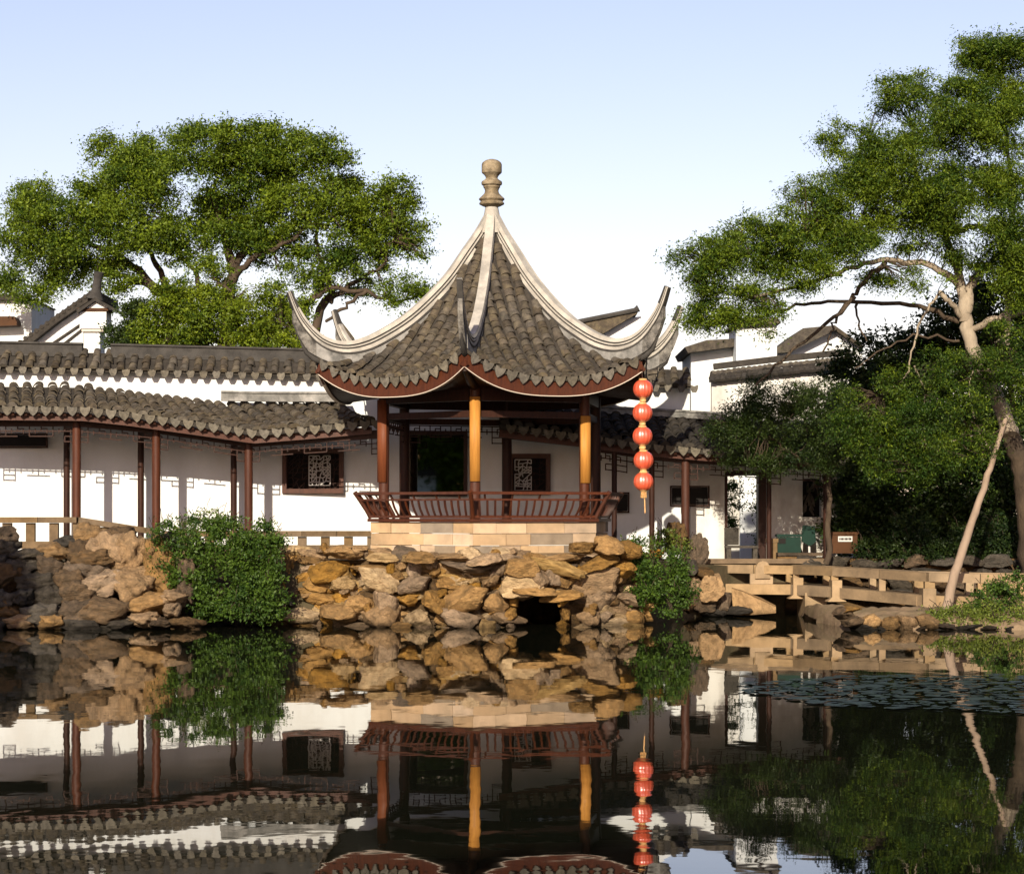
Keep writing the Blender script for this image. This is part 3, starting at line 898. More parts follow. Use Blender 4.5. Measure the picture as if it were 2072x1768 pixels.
for k in range(6):
    chord = (pdir(corners[k] + 60) - pdir(corners[k])).normalized()
    for j in range(-7, 8):
        wo = j * 0.236
        r_top = max(0.35, 2 * (abs(wo) + 0.10))
        if r_top > R1 - 0.1: continue
        pts = []
        for r in np.linspace(R1 + 0.03, r_top, 26):
            pts.append(roof_pt(k, r, wo / (r / 2)))
        (front_paths if k in (0, 5) else back_paths).append((pts, chord))
    for j in range(-7, 7):
        wo = (j + 0.5) * 0.236
        drips.append((roof_pt(k, R1, wo / (R1 / 2)), roof_pt(k, R1, (wo - 0.05) / (R1 / 2)), roof_pt(k, R1, (wo + 0.05) / (R1 / 2)), pdir(corners[k] + 30)))
tile_paths(front_paths, pav, 300, exposure=0.165, fat=1.14)
tile_paths(back_paths, pav, 0, exposure=0.165, rest_name='side_roof_tiles', fat=1.14)
for p, a, b, out in drips:
    x = (b - a).normalized()
    z = Vector((0, 0, 1)); z = (z - x * z.dot(x)).normalized()
    y = z.cross(x)
    inst('drip_tile', me_drip, frame(p + out * 0.05 + Vector((0, 0, 0.0)), x, y, z) @ Matrix.Rotation(R(12), 4, 'X'), pav)
# eave fascia with its pale bottom edge
for k in range(6):
    out = pdir(corners[k] + 30)
    pts = [roof_pt(k, R1, s) - out * 0.07 - Vector((0, 0, 0.20)) for s in np.linspace(-0.985, 0.985, 31)]
    f = MB().sweep(pts, [Vector((0, 0, 1))] * 31, [(-0.025, -0.13), (0.025, -0.13), (0.025, 0.13), (-0.025, 0.13)]).build('fascia', M['wood'], pav)
    pts = [p - Vector((0, 0, 0.138)) for p in pts]
    MB().sweep(pts, [Vector((0, 0, 1))] * 31, [(-0.035, -0.008), (0.035, -0.008), (0.035, 0.006), (-0.035, 0.006)]).build('edge_strip', M['trim'], f)
    def sof(a, b):
        s = a * 1.97 - 0.985
        e = roof_pt(k, R1, s) - out * 0.10 - Vector((0, 0, 0.31))
        i = (PC + pdir(corners[k]) * 2.2).lerp(PC + pdir(corners[k] + 60) * 2.2, (s + 1) / 2); i.z = 4.32
        return e.lerp(i, b)
    MB().grid(sof, 20, 3, flip=True).build('soffit', M['wood_dark'], pav)
# hip ridges: outline of the left ridge read off the view, turned into radius / height
ridge_uv = [(986, 426), (966, 462), (938, 503), (904, 552), (866, 594), (824, 632), (782, 660), (738, 682), (696, 691), (658, 681), (628, 655), (607, 624), (591, 588)]
RZ = []
for (u_, v_) in ridge_uv:
    r_ = 1.0
    for _ in range(8):
        d_ = 45 - 0.383 * r_
        r_ = (995 - u_) / (0.924 * F / d_)
    RZ.append((r_, EYE + (HOR - v_) * d_ / F))
def spline(P_, n):
    out = []
    m = len(P_) - 1
    for i in range(n + 1):
        t = i / n * m; k = min(int(t), m - 1); f = t - k
        p0, p1, p2, p3 = (np.array(P_[j]) for j in (max(k - 1, 0), k, k + 1, min(k + 2, m)))
        out.append(0.5 * ((2 * p1) + (p2 - p0) * f + (2 * p0 - 5 * p1 + 4 * p2 - p3) * f * f + (3 * p1 - p0 - 3 * p2 + p3) * f ** 3))
    return out
RC_ = spline(RZ, 52)
for k in range(6):
    dv = pdir(corners[k])
    side = dv.cross(Vector((0, 0, 1)))
    top = [PC + dv * q[0] + Vector((0, 0, q[1])) for q in RC_]
    rr_ = [q[0] for q in RC_]
    nrm_ = []
    for i in range(len(top)):
        t = (top[min(i + 1, len(top) - 1)] - top[max(i - 1, 0)]).normalized()
        nn = side.cross(t); nrm_.append(nn if nn.z > 0 else -nn)
    H_ = [interp(r, [0, 0.3, 2.6, 3.3, 3.8, 4.15], [0.20, 0.25, 0.27, 0.22, 0.15, 0.07]) for r in rr_]
    W_ = [interp(r, [0, 0.5, 2.8, 4.15], [0.8, 1.0, 1.0, 0.42]) for r in rr_]
    def band(f0, f1, w0, w1, ra=0.0, rb=9.0, lowz=None):
        mbx = MB()
        ix = [i for i, q in enumerate(rr_) if ra <= q <= rb]
        for i in ix:
            lo = top[i] - nrm_[i] * H_[i] * (1 - f0); hi = top[i] - nrm_[i] * H_[i] * (1 - f1)
            if lowz is not None:
                z_ = interp(rr_[i], *lowz)
                lo = Vector((hi.x, hi.y, min(z_, hi.z - 0.01)))
            for (q, wv) in ((lo, w0), (hi, w1)):
                mbx.v.append(q - side * wv * W_[i]); mbx.v.append(q + side * wv * W_[i])
        for i in range(len(ix) - 1):
            a = i * 4; c = a + 4
            mbx.f += [(a, c, c + 2, a + 2), (a + 1, a + 3, c + 3, c + 1), (a + 2, c + 2, c + 3, a + 3), (a, a + 1, c + 1, c)]
        mbx.f.append((0, 2, 3, 1)); e = 4 * (len(ix) - 1)
        mbx.f.append((e, e + 1, e + 3, e + 2))
        return mbx
    low = ([0, 0.08, 0.31, 0.56, 0.92, 1.28, 1.69, 2.09, 2.55, 3.0, 3.3, 3.6, 3.75, 3.9, 4.0], [7.6, 7.6, 7.1, 6.72, 6.24, 5.8, 5.43, 5.16, 4.94, 4.83, 4.88, 5.06, 5.30, 5.64, 5.86])
    r_obj = band(0, 0.02, 0.10, 0.085, 0, 3.5, low).build('hip_ridge', M['ridge_grey'], pav)
    band(0, 0.02, 0.085, 0.075, 3.42, 3.9, low).build('tip_web', M['ridge_mottled'], r_obj)
    for nm, f0, f1, w0, w1, mt, ra, rb in (('ridge_band', 0.0, 0.14, 0.10, 0.10, 'ridge_dark', 0, 9), ('ridge_body', 0.14, 0.38, 0.088, 0.085, 'ridge_white', 0, 9), ('ridge_band', 0.38, 0.50, 0.08, 0.08, 'ridge_dark', 0, 9),
                                           ('ridge_band', 0.50, 0.60, 0.10, 0.10, 'ridge_white', 0, 9), ('ridge_band', 0.60, 0.72, 0.08, 0.08, 'ridge_dark', 0, 9), ('ridge_cap', 0.72, 1.0, 0.10, 0.085, 'ridge_white', 0, 3.9), ('ridge_tip', 0.66, 1.03, 0.105, 0.09, 'ridge_dark', 3.86, 9)):
        band(f0, f1, w0, w1, ra, rb).build(nm, M[mt], r_obj)
    # small scroll end under the flying tip, and corner beam
    p0 = PC + dv * 3.38; p0.z = 4.78
    pts = [PC + dv * r + Vector((0, 0, z)) for r, z in ((3.4, 4.86), (3.58, 4.92), (3.74, 5.04), (3.84, 5.22))]
    MB().tube(pts, [0.06, 0.055, 0.04, 0.012], 8).build('corner_scroll', M['ridge_dark'], pav, smooth=50)
    pts = [PC + dv * r + Vector((0, 0, z)) for r, z in ((2.1, 4.34), (2.8, 4.44), (3.44, 4.62))]
    MB().tube(pts, [0.09, 0.08, 0.06], 8).build('corner_beam', M['wood_dark'], pav, smooth=50)
# finial
fk = 0.2226 / 105
prof = [(520, 55), (510, 85), (498, 108), (486, 113), (474, 104), (466, 98), (458, 110), (447, 116), (436, 108), (415, 85), (395, 66), (372, 60), (352, 66), (340, 76), (328, 74), (318, 90), (300, 93), (285, 88), (270, 64), (258, 52), (244, 56), (230, 66), (210, 88), (200, 90), (135, 90), (122, 86), (112, 80), (96, 58), (85, 22)]
MB().lathe((PC.x, PC.y, 0), [(r * fk * 1.02, 7.93 + (520 - y) * fk) for y, r in prof], 12).build('finial', M['finial'], pav, smooth=35)
MB().lathe((PC.x, PC.y, 0), [(0.26, 7.42), (0.17, 7.70), (0.12, 7.95)], 12).build('apex_collar', M['ridge_white'], pav, smooth=40)
# columns, boards, beams
CR = 2.2
for k, an in enumerate(corners):
    p = PC + pdir(an) * CR
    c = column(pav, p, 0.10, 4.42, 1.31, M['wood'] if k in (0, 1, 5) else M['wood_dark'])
    if k in (0, 1, 5):
        def shell(a, b, an=an, p=p):
            tt = R(an) + (a - 0.5) * R(100)
            if k == 0: tt += R(8)
            if k == 1: tt -= R(40)
            if k == 5: tt += R(45)
            z0, z1 = (2.62, 4.17) if k != 1 else (2.60, 3.85)
            return p + Vector((math.sin(tt), -math.cos(tt), 0)) * 0.118 + Vector((0, 0, z0 + (z1 - z0) * b))
        bd = MB().grid(shell, 10, 1).build('couplet_board', M['board'] if k != 5 else M['board_brown'], pav, smooth=60)
        sm = bd.modifiers.new('thickness', 'SOLIDIFY'); sm.thickness = 0.014; sm.offset = 1
        if k == 5: bd['label'] = 'plain brown board on the left column'
    q = PC + pdir(an + 60) * CR
    dv = (q - p).normalized()
    for z, hh, ww in ((4.22, 0.24, 0.14), (3.86, 0.12, 0.08)):
        MB().beam(Vector((p.x, p.y, z)) + dv * 0.09, Vector((q.x, q.y, z)) - dv * 0.09, ww, hh).build('beam', M['wood_dark'], pav)
    if k in (3, 4):
        hang_lattice(p + dv * 0.1, q - dv * 0.1, 3.78, 3.78, 0.22, pav, M['wood_dark'])
# base blocks (three courses), seat, bench back
floor_poly = [PC + pdir(an) * 2.6 + Vector((0, 0, 1.22)) for an in corners]
MB().prism(floor_poly, (0, 0, 0.085)).build('floor', M['cap'], pav)
rng = random.Random(21)
BR = 2.46
for k in (0, 1, 4, 5):
    a = PC + pdir(corners[k]) * BR; b = PC + pdir(corners[k] + 60) * BR
    dv = (b - a).normalized(); L = (b - a).length; nrm = pdir(corners[k] + 30)
    for ci, (z0, z1) in enumerate(((1.665, 1.875), (1.445, 1.66), (1.30, 1.44))):
        s = 0.0
        while s < L - 0.02:
            ln = rng.uniform(0.38, 0.85) if ci < 2 else rng.uniform(0.3, 0.7)
            if L - s - ln < 0.25: ln = L - s
            o = rng.uniform(-0.008, 0.010)
            c = a + dv * (s + ln / 2) - nrm * (0.12 - o)
            rot = Matrix((dv, -nrm, Vector((0, 0, 1)))).transposed()
            blk = MB().box((c.x, c.y, (z0 + z1) / 2), (ln - 0.008, 0.24, z1 - z0 - 0.006), rot).build('base_block', M['block'] if rng.random() < 0.86 else M['block_grey'], pav)
            s += ln
    # seat board
    ai = PC + pdir(corners[k]) * 2.05; bi = PC + pdir(corners[k] + 60) * 2.05
    ao = PC + pdir(corners[k]) * 2.53; bo = PC + pdir(corners[k] + 60) * 2.53
    MB().prism([Vector((q.x, q.y, 1.878)) for q in (ao, bo, bi, ai)], (0, 0, 0.055)).build('seat_board', M['wood'], pav)
    # railing
    def rl(t, s, o=0.0):    # t height 0..1, s along 0..1 ; flaring outward
        rr = 2.46 + 0.30 * t ** 1.3 + o
        p = (PC + pdir(corners[k]) * rr).lerp(PC + pdir(corners[k] + 60) * rr, s)
        p.z = 1.945 + 0.46 * t
        return p
    up = Vector((0, 0, 1))
    br = MB()
    br.beam(rl(1, 0), rl(1, 1), 0.075, 0.05)
    br.beam(rl(0.74, 0), rl(0.74, 1), 0.05, 0.035)
    br.beam(rl(0.06, 0), rl(0.06, 1), 0.06, 0.05)
    br_o = br.build('bench_back', M['wood'], pav)
    nb = 17
    for i in range(1, nb):
        s = i / nb
        pts = [rl(t, s, 0.05 * math.sin(t * 4.2)) for t in np.linspace(0.08, 0.74, 6)]
        MB().sweep(pts, [pdir(corners[k] + 30)] * 6, [(-0.017, -0.013), (0.017, -0.013), (0.017, 0.013), (-0.017, 0.013)]).build('baluster', M['wood'], br_o)
    for i in range(0, 5):
        s = (i + 0.5) / 5
        MB().beam(rl(0.76, s), rl(0.98, s), 0.03, 0.03, pdir(corners[k] + 30)).build('spacer', M['wood'], br_o)
    pts = [rl(t, 0.0, 0.02 * math.sin(t * 3.1)) for t in np.linspace(0, 1.06, 7)]
    MB().tube(pts, [0.045, 0.042, 0.04, 0.04, 0.04, 0.042, 0.045], 8).build('corner_post', M['wood'], br_o, smooth=50)
    pts = [rl(t, 1.0, 0.02 * math.sin(t * 3.1)) for t in np.linspace(0, 1.06, 7)]
    if k in (1,): MB().tube(pts, 0.042, 8).build('corner_post', M['wood'], br_o, smooth=50)

# ------------------------------------------------------------------ rocks
def rock_mesh(seed, boxy=0.5, amp=0.22, cuts=7, sub=3):
    import bmesh
    bm = bmesh.new()
    bmesh.ops.create_icosphere(bm, subdivisions=sub, radius=1)
    rg = random.Random(seed)
    planes = []
    for _ in range(cuts):
        nn = Vector((rg.gauss(0, 1), rg.gauss(0, 1), rg.gauss(0, 1))).normalized()
        planes.append((nn, rg.uniform(0.55, 0.85)))
    off = Vector((rg.uniform(0, 99), rg.uniform(0, 99), rg.uniform(0, 99)))
    for v in bm.verts:
        c = v.co
        m = max(abs(c.x), abs(c.y), abs(c.z))
        p = c.lerp(c / m * 0.86, boxy)
        for nn, dd in planes:
            q = p.dot(nn) - dd
            if q > 0: p = p - nn * q * 0.9
        nz = noise.fractal(c * 1.6 + off, 1.0, 2.0, 4) * amp
        nz += noise.fractal(c * 6.5 + off, 1.0, 2.0, 3) * amp * 0.22
        nz -= max(0, noise.noise(c * 2.3 + off * 1.7) - 0.25) * amp * 1.5
        v.co = p * (1 + nz)
    mb = MB()
    bm.verts.index_update()
    mb.add([v.co.copy() for v in bm.verts], [tuple(v.index for v in f.verts) for f in bm.faces])
    bm.free()
    return mb
ROCKS = [rock_mesh(100 + i, boxy=0.75, amp=0.17, cuts=13, sub=4) for i in range(14)]
SMOOTHR = [rock_mesh(200 + i, boxy=0.3, amp=0.30, cuts=4, sub=4) for i in range(10)]
me_rock = {}
def rock_me(i, matn, smooth_set=False):
    key = (i, matn, smooth_set)
    if key not in me_rock:
        src = (SMOOTHR if smooth_set else ROCKS)[i]
        me_rock[key] = src.mesh('stone', M[matn], smooth=38 if not smooth_set else 60)
    return me_rock[key]
def put_rock(parent, u, v, wpx, hpx, d, depth, matn, rg, rounded=False, roll=8, name='stone'):
    k = d / F
    c = P(u, v, d)
    i = rg.randrange(10)
    rot = Matrix.Rotation(R(rg.uniform(-roll, roll)), 4, 'Y') @ Matrix.Rotation(R(rg.uniform(-14, 14)), 4, 'Z')
    flip = Matrix.Diagonal((rg.choice((-1, 1)), 1, 1, 1))
    m = Matrix.Translation(c) @ rot @ Matrix.Diagonal((wpx * k / 2 * 1.08, depth, hpx * k / 2 * 1.12, 1)) @ flip
    return inst(name, rock_me(i, matn, rounded), m, parent)

em = thing('rock_embankment', 'tan rubble stone embankment with a dark water hole, under the pavilion', 'embankment', (X(930, 42), 42.3, 0))
def emd(u): return interp(u, [560, 600, 760, 955, 1130, 1230, 1300], [43.2, 42.3, 41.9, 41.5, 41.7, 42.0, 42.8])
rg = random.Random(5)
rows = [(1276, 34), (1248, 42), (1214, 44), (1180, 42), (1146, 38), (1118, 24)]
for ri, (vc, hh) in enumerate(rows):
    u = 566 + rg.uniform(-8, 14)
    while u < 1300:
        ww = rg.choice((rg.uniform(34, 60), rg.uniform(55, 85), rg.uniform(80, 118)))
        uc = u + ww / 2
        vj = vc + rg.uniform(-9, 9)
        h2 = hh * rg.uniform(0.6, 1.45)
        u += ww * 0.90
        if ri <= 1 and 1030 < uc < 1146: continue
        if ri == 2 and 1040 < uc < 1134: vj -= 16; h2 = 26
        if ri == 0 and 905 < uc < 985 and rg.random() < 0.7: continue
        if ri == 5 and 745 < uc < 1195: vj = 1128; h2 = 20
        prot = rg.uniform(-0.24, 0.12)
        dd = emd(uc) + 0.16 + prot + 0.05 * ri
        put_rock(em, uc, vj, ww, h2, dd, rg.uniform(0.28, 0.46), rg.choice(('rock', 'rock', 'rock_pale', 'rock_tan')), rg, roll=14)
        if rg.random() < 0.55:
            put_rock(em, uc + ww * rg.uniform(-.5, .5), vj + hh * rg.uniform(-.5, .5), rg.uniform(18, 34), rg.uniform(12, 24), emd(uc) - 0.02 + rg.uniform(0, .12) + 0.05 * ri, 0.2, 'rock', rg, roll=30)
for (uc, vc, ww, hh) in ((1180, 1108, 60, 26), (1228, 1105, 72, 44), (1268, 1112, 60, 42), (1262, 1150, 56, 40), (1050, 1150, 80, 40), (1086, 1172, 60, 60), (985, 1133, 80, 26), (848, 1128, 70, 26), (690, 1115, 70, 30), (1085, 1196, 104, 22)):
    put_rock(em, uc, vc, ww, hh, emd(uc) + 0.0, 0.42, 'rock', rg, roll=9)
for (uc, vc, ww, hh) in ((1140, 1212, 26, 30), (1144, 1240, 28, 30), (1140, 1264, 30, 26), (1036, 1214, 26, 30), (1034, 1242, 30, 30), (1036, 1266, 26, 24)):
    put_rock(em, uc, vc, ww, hh, emd(uc) + 0.30, 0.42, 'rock', rg, roll=8)
for q in range(150):
    uc = rg.uniform(575, 1292); vc = rg.uniform(1118, 1268)
    if 1030 < uc < 1146 and vc > 1195: continue
    put_rock(em, uc, vc, rg.uniform(40, 80), rg.uniform(22, 40), emd(uc) + 0.46, 0.32, rg.choice(('rock', 'rock_tan', 'rock_pale', 'rock_brown')), rg, roll=20)
core = MB()
cu = [566, 620, 760, 955, 1040]
def core_piece(us_, zt):
    poly = [Vector((X(q, emd(q)), emd(q) + 0.40, -0.6)) for q in us_]
    back = [Vector((X(us_[-1], 44), 44.4, -0.6)), Vector((X(us_[0], 44), 44.4, -0.6))]
    core.prism(poly + back, (0, 0, 0.6 + zt))
core_piece([566, 620, 760, 955, 1040], 1.18)
core_piece([1136, 1230, 1300], 1.18)
poly = [Vector((X(q, emd(q)), emd(q) + 0.40, 0.62)) for q in (1041, 1135)]
core.prism(poly + [Vector((X(1135, 44), 45.3, 0.62)), Vector((X(1041, 44), 45.3, 0.62))], (0, 0, 0.5))
core.build('mortar_core', M['mortar'], em)
MB().box((X(1088, 43), 45.1, 0.0), (1.1, 0.04, 1.2)).build('hole_backing', M['mortar'], em)
MB().prism([PC + pdir(an) * 2.85 + Vector((0, 0, 1.16)) for an in corners], (0, 0, 0.10)).build('ledge', M['block'], em)

# left rockery: large weathered boulders
rk = thing('rockery', 'dark weathered boulders piled above the water at the far left', 'rockery', (X(190, 41), 41.2, 0))
rg = random.Random(9)
big = [(175, 1085, 70, 50, 'rock_tan'), (165, 1120, 70, 70, 'rock_brown'), (218, 1118, 74, 76, 'rock_tan'),
       (262, 1122, 62, 80, 'rock_tan'), (270, 1180, 84, 74, 'rock_tan'), (325, 1150, 64, 120, 'rock_tan'), (305, 1115, 50, 56, 'rock_tan'), (200, 1180, 110, 60, 'rock_tan'),
       (300, 1222, 96, 48, 'rock_tan'), (290, 1250, 60, 34, 'rock'), (360, 1205, 54, 30, 'rock'), (350, 1232, 36, 30, 'rock'), 
       (200, 1235, 110, 56, 'rock_brown'), (170, 1268, 120, 36, 'rock_grey'), (245, 1262, 70, 30, 'rock_grey'),
       (325, 1262, 50, 24, 'rock_brown'), (380, 1262, 60, 26, 'rock_brown'), (8, 1085, 46, 40, 'rock_brown'), (140, 1102, 56, 34, 'rock_grey'), (345, 1100, 50, 46, 'rock_grey'), (385, 1150, 44, 60, 'rock_brown'), (380, 1200, 40, 50, 'rock_brown'), (240, 1085, 60, 36, 'rock_brown')]
for vc, hh in ((1120, 36), (1144, 42), (1172, 48), (1206, 46), (1238, 44), (1262, 36)):
    uc = -30 + rg.uniform(-10, 10)
    while uc < (150 if vc < 1200 else 170):
        ww = rg.uniform(44, 92)
        big.append((uc + ww / 2, vc + rg.uniform(-8, 8), ww, hh * rg.uniform(0.8, 1.3), 'rock_grey' if uc < 70 and rg.random() < 0.6 else rg.choice(('rock_brown', 'rock_brown', 'rock_tan'))))
        uc += ww * 0.86
for (uc, vc, ww, hh, mt) in big:
    put_rock(rk, uc, vc, ww, hh, 40.9 + (1275 - vc) * 0.006 + rg.uniform(0, 0.25), rg.uniform(0.36, 0.5), mt, rg, rounded=True, roll=6, name='boulder')
MB().box((X(170, 42), 42.2, 0.3), (3.6, 0.8, 1.7)).build('mortar_core', M['mortar'], rk)
# stones under the ivy, between rockery and embankment
ub = thing('bank_stones', 'damp dark stones at the waterline under the hanging ivy', 'stones', (X(480, 42.6), 42.8, 0))
for k in range(16):
    put_rock(ub, 395 + 12 * k, rg.uniform(1205, 1258), rg.uniform(36, 60), rg.uniform(26, 44), 42.7, 0.35, 'rock_grey', rg)

# stones right of the embankment towards the bridge
rs_ = thing('bank_stones', 'mossy stones and a sunlit slab where the bridge meets the left bank', 'stones', (X(1440, 46), 46.2, 0))
for (uc, vc, ww, hh, mt) in ((1405, 1180, 46, 44, 'rock'), (1440, 1190, 60, 56, 'rock'), (1415, 1218, 60, 44, 'rock_brown'), (1460, 1212, 56, 46, 'rock_brown'), (1390, 1230, 40, 26, 'rock_brown'), (1440, 1236, 60, 24, 'rock_grey'),
                             (1422, 1160, 44, 30, 'rock_brown'), (1395, 1150, 40, 36, 'rock_grey'), (1490, 1235, 60, 20, 'rock_grey'), (1368, 1205, 44, 60, 'rock_grey'), (1340, 1230, 50, 40, 'rock_grey')):
    put_rock(rs_, uc, vc, ww, hh, 45.9 + rg.uniform(0, .4), 0.4, mt, rg, roll=14)
sl = MB()
a = P(1480, 1190, 46.2); b = P(1570, 1228, 45.7); c = P(1570, 1240, 45.7); dd = P(1484, 1246, 46.2)
sl.prism([a, P(1500, 1196, 46.0), P(1540, 1212, 45.8), b, c, P(1520, 1244, 45.9), dd], (0.1, 0.9, 0.0))
sl.build('slab', M['rock'], rs_)
st = thing('standing_rock', 'tall upright mossy rock in front of the dark column right of the lanterns', 'rock', P(1366, 1120, 46.9))
put_rock(st, 1366, 1085, 42, 62, 46.9, 0.2, 'rock_brown', rg, rounded=True, roll=3, name='rock_body')
st = thing('standing_rock', 'rounded upright rock beside the doorway and the bridge end', 'rock', P(1411, 1145, 46.7))
put_rock(st, 1411, 1117, 40, 64, 46.7, 0.2, 'rock_brown', rg, rounded=True, roll=3, name='rock_body')

# ------------------------------------------------------------------ islet and right bank
mb = MB()
prof_u = [1686, 1694, 1706, 1724, 1760, 1800, 1860, 1930, 2010, 2140, 2300]
front = [43.6, 42.9, 42.2, 41.5, 41.0, 40.85, 40.8, 40.85, 40.7, 40.5, 40.5]
def islet_pt(a, b):
    uu = 1686 + (2300 - 1686) * a ** 1.25
    fd = interp(uu, prof_u, front)
    dd = fd + 2.9 * b ** 1.3
    x = X(uu, 41.4)
    h = interp(b, [0, 0.06, 0.16, 0.3, 0.6, 0.85, 1], [-0.25, 0.04, 0.17, 0.27, 0.31, 0.25, -0.3]) * (0.35 if a < 0.003 else 1) * min(1, 0.55 + a * 14)
    q = Vector((x * 1.7, dd * 1.7, 3.1))
    h += noise.fractal(q, 1.0, 2.0, 5) * 0.07 + abs(noise.noise(q * 2.7)) * 0.05
    fr = max(0, 1 - b * 5)
    return Vector((x + noise.noise(q * 2.1) * 0.10 * fr, dd + noise.noise(q * 1.6 + Vector((9, 0, 0))) * 0.22 * fr, h))
mb.grid(islet_pt, 110, 44)
mb.build('islet', M['islet'], kind='structure', smooth=30)
ist = thing('islet_stones', 'pale flat stones edging the low islet in front of the bridge', 'stones', (X(1800, 41), 40.9, 0))
for (uc, vc, ww, hh, mt) in ((1705, 1240, 44, 30, 'rock_brown'), (1728, 1256, 50, 26, 'rock_brown'), (1765, 1258, 54, 38, 'rock'), (1802, 1262, 44, 30, 'rock'), (1838, 1262, 48, 34, 'rock'), (1874, 1257, 50, 34, 'rock'), (1745, 1270, 50, 16, 'rock_grey'), (1915, 1268, 50, 18, 'rock_brown'), (1955, 1270, 60, 14, 'rock_grey'), (2000, 1270, 60, 14, 'rock_brown'), (2050, 1270, 70, 14, 'rock_grey'), (1900, 1274, 40, 10, 'rock_grey'), (1785, 1272, 40, 12, 'rock_grey'), (1720, 1232, 50, 14, 'rock'), (1860, 1272, 40, 12, 'rock_brown')):
    put_rock(ist, uc, vc, ww, hh, 40.95 + rg.uniform(0, .1), 0.35, mt, rg, roll=6)
bk = thing('retaining_wall', 'rubble retaining wall behind the bridge, its shade painted with dark stones', 'wall', (X(1860, 47.5), 47.5, 0.3))
def bkd(u): return interp(u, [1590, 1700, 2100], [47.5, 47.2, 46.4])
for ri, vc in enumerate((1116, 1138, 1160, 1182, 1204)):
    uu = 1590 + 15 * (ri % 2)
    while uu < 2120:
        ww = rg.uniform(36, 86)
        if not (ri == 0):
            put_rock(bk, uu + ww / 2, vc + rg.uniform(-3, 3), ww * 1.04, rg.uniform(22, 30), bkd(uu) + rg.uniform(-.08, .1), 0.3, 'rock_brown' if rg.random() < 0.35 else 'rock_grey', rg, roll=4)  # mostly the dark grey stones, putting the wall's shade into its colour
        uu += ww * 0.96
MB().prism([P(u_, 1130, bkd(u_) + 0.22) for u_ in (1590, 1700, 2130)] + [P(u_, 1240, bkd(u_) + 0.22) for u_ in (2130, 1700, 1590)], (0, 0.5, 0)).build('mortar_core', M['rock_brown'], bk)

# ------------------------------------------------------------------ zigzag stone bridge
br = thing('stone_bridge', 'low zigzag stone bridge with plain beam railings', 'bridge', P(1700, 1240, 45.8))
def brp(u): return interp(u, [1420, 1610, 1690, 1880, 2120], [47.3, 46.3, 45.3, 43.9, 43.0])
def rail_v(u): return interp(u, [1420, 1610, 1690, 1880, 2072], [1141, 1144, 1147, 1158, 1163])
def deck_v(u): return interp(u, [1420, 1610, 1690, 1880, 2072], [1180, 1182, 1187, 1204, 1212])
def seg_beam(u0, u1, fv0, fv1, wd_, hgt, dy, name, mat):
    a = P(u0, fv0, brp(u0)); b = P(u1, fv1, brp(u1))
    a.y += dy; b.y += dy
    if 1600 < u0 < 1870: mat = M['bridge_dark']  # middle spans take the darker stone
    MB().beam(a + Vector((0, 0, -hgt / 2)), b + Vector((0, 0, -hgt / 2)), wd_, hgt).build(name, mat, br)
spans = [(1448, 1528), (1530, 1610), (1612, 1688), (1690, 1784), (1786, 1880), (1882, 1985), (1987, 2110)]
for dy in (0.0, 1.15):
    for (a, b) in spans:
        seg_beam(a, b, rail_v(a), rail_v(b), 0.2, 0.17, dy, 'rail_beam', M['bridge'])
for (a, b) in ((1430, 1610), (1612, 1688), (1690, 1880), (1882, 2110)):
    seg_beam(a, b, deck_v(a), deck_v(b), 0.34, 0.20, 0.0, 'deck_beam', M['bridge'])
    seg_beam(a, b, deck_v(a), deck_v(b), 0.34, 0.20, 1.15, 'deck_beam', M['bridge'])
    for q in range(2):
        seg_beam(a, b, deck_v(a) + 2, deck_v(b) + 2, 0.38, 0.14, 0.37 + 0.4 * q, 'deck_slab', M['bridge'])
for u_, wpx in ((1448, 26), (1540, 46), (1610, 12), (1688, 14), (1784, 13), (1880, 20), (1985, 16), (2072, 20)):
    for dy in (0.0, 1.15):
        d = brp(u_)
        zt = Z(rail_v(u_), d) - 0.171; zb = Z(deck_v(u_), d) + 0.002
        if u_ == 1540: zt += 0.0
        MB().box((X(u_, d), d + dy, (zt + zb) / 2), (wpx * d / F, 0.18, zt - zb)).build('rail_post', M['bridge'], br)
# head stones rising above the rail
for u_, ww in ((1428, 34), (1542, 30)):
    d = brp(u_); k = d / F
    pts = [P(u_ - ww / 2, 1170, d), P(u_ - ww / 2, 1148, d), P(u_ - ww * 0.3, 1138, d), P(u_, 1134, d), P(u_ + ww * 0.3, 1137, d), P(u_ + ww / 2, 1145, d), P(u_ + ww / 2, 1170, d)]
    MB().prism([p + Vector((0, -0.13, 0)) for p in pts], (0, 0.26, 0)).build('head_stone', M['bridge'], br)
